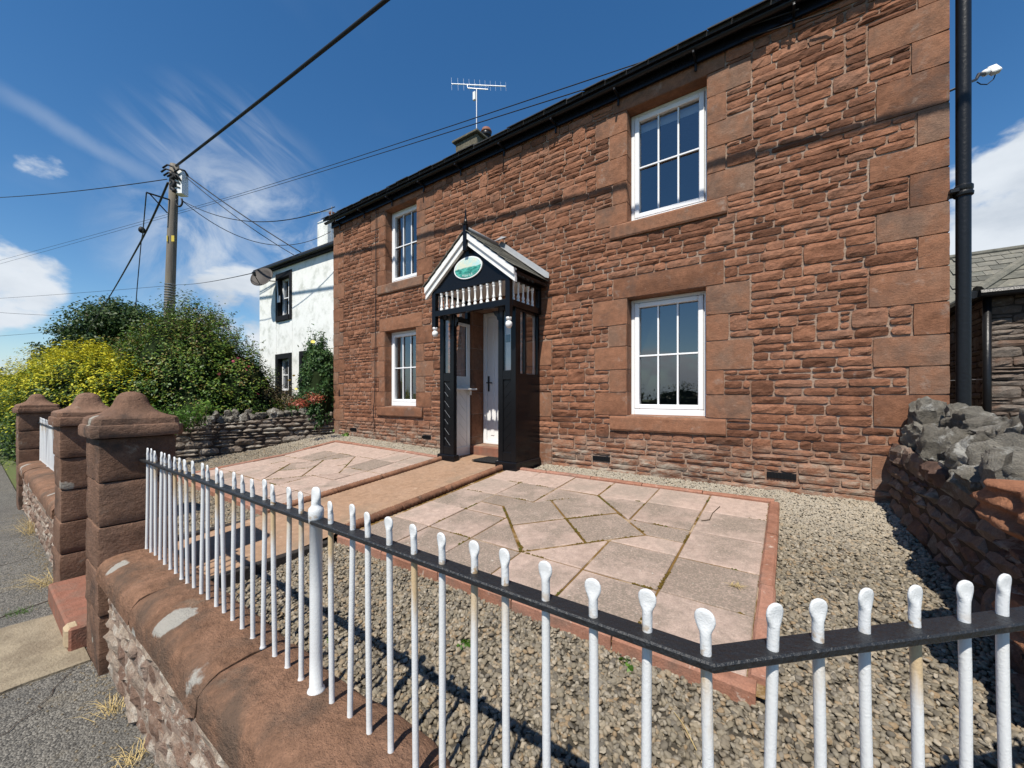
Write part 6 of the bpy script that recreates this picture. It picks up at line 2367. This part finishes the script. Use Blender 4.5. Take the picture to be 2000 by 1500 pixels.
r1 = shrub('rose_bush', 'tall dark green climbing rose against the white house wall', 'bush', [((-8.68, 4.66, 1.0), (.46, .30, 1.05), 5200), ((-8.45, 4.50, .65), (.40, .38, .95), 4200), ((-8.85, 4.62, 1.55), (.30, .2, .62), 1500), ((-8.55, 4.66, 1.6), (.34, .2, .5), 1500)], 'leaf_rose', 55, -.3, .062)
sprays(r1, [(-8.75 + .25 * math.sin(i * 2.1), 4.6, 1.75 + .03 * i) for i in range(11)], .5, 'leaf_rose', 18, .06, 18, .35)
r2 = shrub('rose_bush', 'low green rose with yellow flowers under the white house window', 'bush', [((-9.15, 4.55, .45), (.50, .30, .48), 3600), ((-8.9, 4.3, .32), (.42, .35, .40), 2200)], 'leaf_rose', 65, -.3, .055)


def flowers(parent, spots, r, mt, seed):
    g = np.random.default_rng(seed)
    m = None
    for p in spots:
        rg = MB()
        if m is None:
            for k in range(9):
                th = 2 * PI * k / 9 * 1.0
                t_ = .5 + .4 * (k % 2)
                a_, b2 = Vector((math.cos(th), math.sin(th), .4 * t_)) * r, Vector((-math.sin(th), math.cos(th), 0)) * r * .5
                rg.add([(0, 0, 0), tuple(a_ * .6 + b2), tuple(a_), tuple(a_ * .6 - b2)], [(0, 1, 2, 3)])
            m = rg.data('flower', M[mt])
        o = bpy.data.objects.new('flower', m)
        link(o, parent, p)
        o.rotation_euler = (g.uniform(.5, 1.3), g.uniform(-.4, .4), g.uniform(0, 6))


def flw(pts, w):
    return [at_w(x, y, w) for x, y in pts]


flowers(r1, flw([(611, 668)], 7.75), .045, 'yellowpetal', 1)
flowers(r2, flw([(574, 734), (565, 743), (578, 760)], 7.7), .030, 'yellowpetal', 2)
sh2 = [o for o in sc.objects if o.name.startswith('shrub')][0]
flowers(sh2, flw([(486, 716), (480, 722), (465, 700), (504, 770), (428, 731), (455, 706)], 7.6), .030, 'pinkpetal', 3)
# red-leaved sedum on the wall top and a few grey stalks
for (px, py, w, lab) in ((614, 777, 7.7, 'red-leaved stonecrop growing on the left garden wall, right clump'), (585, 787, 7.6, 'red-leaved stonecrop growing on the left garden wall, left clump')):
    c = at_w(px, py, w)
    p = empty('stonecrop', (c.x, c.y, c.z - .08), lab, 'plant')
    pts = np.random.default_rng(px).normal(0, 1, (260, 3)) * np.array([.11, .08, .05]) + np.array(c)
    leaves('foliage', pts, np.tile([0, 0, 1.0], (260, 1)), .05, M['leaf_red'], px, p, None, .35)
# feathery green plants just inside the neighbour's side of the wall
for k, (px, py, w) in enumerate(((318, 790, 6.3), (385, 785, 6.9), (352, 796, 6.6))):
    c = at_w(px, py, w)
    p = empty('fern', (c.x, c.y, c.z - .5), ['feathery green plant behind the nearest pier', 'feathery green plant behind the garden wall, right of the pier', 'shorter feathery green plant behind the garden wall'][k], 'plant')
    sprays(p, [(c.x + .1 * math.sin(i * 1.7), c.y + .1 * math.cos(i * 2.3), c.z - .42) for i in range(16)], .44, 'leaf_weed', 70 + k, .05, 30, .22, .1)


def clump(name, label, c, r, n, leaf, mat, seed, cat='plant', h=.6):
    p = empty(name, (c[0], c[1], c[2]), label, cat)
    g = np.random.default_rng(seed)
    d = g.normal(0, 1, (n, 3))
    d /= np.linalg.norm(d, axis=1, keepdims=True)
    d[:, 2] = np.abs(d[:, 2])
    pts = np.array(c) + d * np.array([r, r, r * h]) * g.uniform(.2, 1, n)[:, None]
    leaves('foliage', pts, d + np.array([0, 0, .8]), leaf, M[mat], seed, p, None, .62)
    st_ = MB()
    for q_ in pts[:: max(1, n // 12)]:
        st_.tube([Vector(c), Vector((c[0] * .4 + q_[0] * .6, c[1] * .4 + q_[1] * .6, c[2] + .6 * (q_[2] - c[2]) + .01)), Vector(q_)], .0016, 4)
    st_.build('stems', M[mat], p)
    return p


def ground_at(px, py, up=0.0):
    u = (px - 1000) / F_PX
    dx, dy, dz = CS * u - SN, SN * u + CS, (773 - py) / F_PX
    for i in range(30, 1200):
        k = i * .01
        p = Vector((dx * k, dy * k, CAMZ + dz * k))
        if p.z <= zg(p.x, p.y) + up:
            return p
    return p


clump('weed', 'small bright weed in the gravel against the bed edging', ground_at(1224, 1304), .055, 70, .030, 'leaf_weed', 1)
clump('weed', 'small green weed in the gravel left of centre, behind the railing', ground_at(908, 1264), .050, 60, .030, 'leaf_weed', 2)
clump('weed', 'tiny green weed in the gravel next to the thick railing post', ground_at(645, 1256), .035, 35, .026, 'leaf_weed', 3)
clump('weed', 'leafy weed growing at the foot of the house left corner', ground_at(655, 846), .14, 120, .06, 'leaf_weed', 4, h=1.2)
clump('weed', 'low weed at the base of the garden wall by the house corner', ground_at(676, 852), .10, 80, .05, 'leaf_weed', 6, h=.8)
# moss along some joints of the near bed
MOSS = plain('joint_moss', (.13, .095, .018), .95, .05, .5, .9, 90, (.06, .085, .015), 12)
bx0, bx1, by0, by1 = BEDS[0]
mo = MB()
g_ = np.random.default_rng(12)
bed0 = [o for o in sc.objects if o.name == 'paved_bed'][0]
for i in range(900):
    px, py = g_.uniform(860, 1480), g_.uniform(965, 1290)
    p = ground_at(px, py, .045)
    if not (bx0 < p.x < bx1 and by0 < p.y < by1) or fbm(p.x * 2.2, p.y * 2.2, 4.0, 3) < .02:
        continue
    mo.add([(p.x + .012, p.y, p.z), (p.x - .006, p.y + .010, p.z), (p.x - .006, p.y - .010, p.z), (p.x, p.y, p.z + .004)], [(0, 1, 3), (1, 2, 3), (2, 0, 3)]) if False else None


def tuft(label, c, r, n, h, mat, seed, lean=(0, 0), name='grass_tuft'):
    p = empty(name, c, label, 'grass')
    g = np.random.default_rng(seed)
    m = MB()
    for i in range(n):
        a_ = g.uniform(0, 2 * PI)
        b0_ = Vector((c[0] + g.normal(0, r * .25), c[1] + g.normal(0, r * .25), c[2]))
        d = Vector((math.cos(a_) + lean[0], math.sin(a_) + lean[1], 0)) * r * g.uniform(.4, 1.3)
        hh = h * g.uniform(.4, 1.2)
        w = Vector((-d.y, d.x, 0)).normalized() * .0014
        p1, p2 = b0_ + d * .45 + Vector((0, 0, hh)), b0_ + d + Vector((0, 0, hh * .55))
        m.add([b0_ - w, b0_ + w, p1 + w * .8, p1 - w * .8, p2], [(0, 1, 2, 3), (3, 2, 4)])
    m.build('blades', M[mat], p, fix=False)
    return p


def road_at(px, py):
    k = (CAMZ - ROAD_Z) * F_PX / (py - 773)
    return at_w(px, py, k)


tuft('dry straw-coloured grass tuft at the base of the far roadside wall', road_at(72, 1040), .22, 90, .16, 'straw', 1, (-.5, -.6))
tuft('dry grass tuft on the pavement beside the middle pier', road_at(100, 1142), .20, 80, .10, 'straw', 2, (-.5, -.5))
tuft('dry grass wisps at the foot of the near wall, upper', road_at(222, 1390), .10, 40, .05, 'straw', 3, (-.6, -.2))
tuft('dry grass wisps at the foot of the near wall, lower', road_at(262, 1490), .10, 34, .04, 'straw', 4, (-.6, -.2))
tuft('green grass tuft beside the red gate step', road_at(122, 1178), .09, 90, .07, 'grass', 5)
tuft('thin strip of green grass in the pavement crack', road_at(40, 1198), .10, 50, .03, 'grass', 6)
tuft('dead leaf litter on the near paved bed by its right edging', ground_at(1440, 1145, .06), .05, 40, .012, 'straw', 7)


# ================================================================ trees and far things
def tree(label, base, height, crown, n, leaf, mat, seed, name='tree', trunk=.35):
    o = empty(name, base, label, 'tree')
    g = np.random.default_rng(seed)
    base = np.array(base)
    top_ = base + np.array([0, 0, height])
    tr = MB()
    tr.tube([Vector(base), Vector(base + [0.1, 0, height * .3]), Vector(base + [0, .1, height * .6])], [trunk, trunk * .7, trunk * .35], 8)
    P, N = [], []
    for (dx, dz, r) in crown:
        c = base + rtv * dx * 1.0 + np.array([0, 0, dz])
        tr.tube([Vector(base + [0, 0, height * .25]), Vector((base + [0, 0, height * .35]) * .4 + c * .6), Vector(c)], [trunk * .4, trunk * .22, trunk * .06], 6)
        k = max(40, int(n * r * r / sum(q_[2] ** 2 for q_ in crown)))
        p, nn = shell_points(c, (r, r, r * .8), k, seed + int(dx * 7) + int(dz * 3), base[2] + .3, amp=.35, k=2.2, clumps=max(20, k // 45), cs=.13, depth=(.45, 1.05), low=-1)
        P.append(p)
        N.append(nn)
    tr.build('trunk', M['bark'], o, smooth=True)
    leaves('crown', np.vstack(P), np.vstack(N), leaf, M[mat], seed, o, tuple(base), .6)
    return o


rtv = np.array([CS, SN, 0])
tb = at_w(205, 780, 45)
tree('broad dark oak standing far off behind the green bush', (tb.x, tb.y, ROAD_Z), 12.5,
     [(-5.6, 6.4, 2.0), (-3.6, 8.2, 2.3), (-1.0, 9.9, 3.0), (1.6, 10.5, 3.0), (4.0, 9.8, 2.6), (5.4, 7.8, 2.2), (-2.2, 6.2, 2.4), (1.0, 7.0, 2.8), (3.6, 5.8, 2.4), (-5.0, 4.4, 1.8), (-.8, 4.0, 2.4)], 30000, .32, 'leaf_tree', 81, trunk=.5)
tb = at_w(520, 780, 42)
tree('dark tree crown peeping out left of the white house', (tb.x, tb.y, ROAD_Z), 6.5, [(-.4, 3.6, 2.2), (1.6, 4.6, 2.2), (-1.7, 2.2, 1.5), (3.0, 5.0, 2.2)], 9000, .26, 'leaf_tree', 83)
tb = at_w(-40, 780, 60)
tree('low distant tree at the left edge of the picture', (tb.x, tb.y, ROAD_Z), 6.5, [(0, 4.6, 2.6), (3.0, 3.8, 2.0), (-2.5, 4.5, 2.4)], 6000, .32, 'leaf_tree', 84)
# hedge on the far side of the road, seen in the window panes
shrub('hedge', 'long dark hawthorn hedge across the road, mirrored in the window panes', 'hedge',
      [((x, -9.5 + .4 * math.sin(x), .2), (2.6, .8, 1.15), 2200) for x in (-16, -12, -8, -4, 0, 4, 8)], 'hedge', 91, ROAD_Z - .02, .11)

# blue vehicle just showing past the white house
vc = at_w(494, 735, 26)
car = empty('parked_van', (vc.x, vc.y, ROAD_Z), 'sliver of a blue vehicle with pale roof bar past the white house corner', 'vehicle')


def loc_box(c, x0, x1, y0, y1, z0, z1, b=.05):
    m = MB().bbox(x0, x1, y0, y1, z0, z1, b)
    m.v = [tuple(Vector((c.x, c.y, ROAD_Z)) + rt * v[0] + tw * v[1] + Vector((0, 0, v[2]))) for v in m.v]
    return m


loc_box(vc, -.1, 4.2, -.85, .85, .35, 1.25, .12).build('body', M['bluepaint'], car)
loc_box(vc, .2, 3.4, -.78, .78, 1.25, 2.75, .25).build('cab', M['bluepaint'], car)
loc_box(vc, .9, 2.9, .77, .80, 1.5, 2.2, .01).build('side_window', M['glass'], car)
loc_box(vc, .4, 3.0, -.5, .5, 2.76, 3.0, .05).build('roof_bar', M['whiteplastic'], car)
for x in (.6, 3.4):
    c = Vector((vc.x, vc.y, ROAD_Z)) + rt * x + tw * .75 + Vector((0, 0, .33))
    MB().tube([c, c + tw * .2], .33, 16).build('wheel', M['tyre'], car)

# a fallen twig on the near bed and a dry straw in the gravel
t0, t1, t2, t3 = (ground_at(x, y, .056) for x, y in ((1406, 990), (1392, 1003), (1386, 1016), (1370, 1018)))
tag(MB().tube([t0 + Vector((0, 0, .004)), t1 + Vector((0, 0, .006)), t2 + Vector((0, 0, .005)), t3 + Vector((0, 0, .004))], .0035, 5).build('fallen_twig', M['bark'], smooth=True), 'thin dark twig lying on the pale slabs near the bed corner', 'twig')
t0, t1 = ground_at(1302, 1372, .02), ground_at(1362, 1468, .02)
tag(MB().tube([t0, t0.lerp(t1, .5) + Vector((.006, .004, .006)), t1], .0016, 4).build('straw_stem', M['straw'], smooth=True), 'single dry straw stem lying on the gravel behind the railing', 'straw')
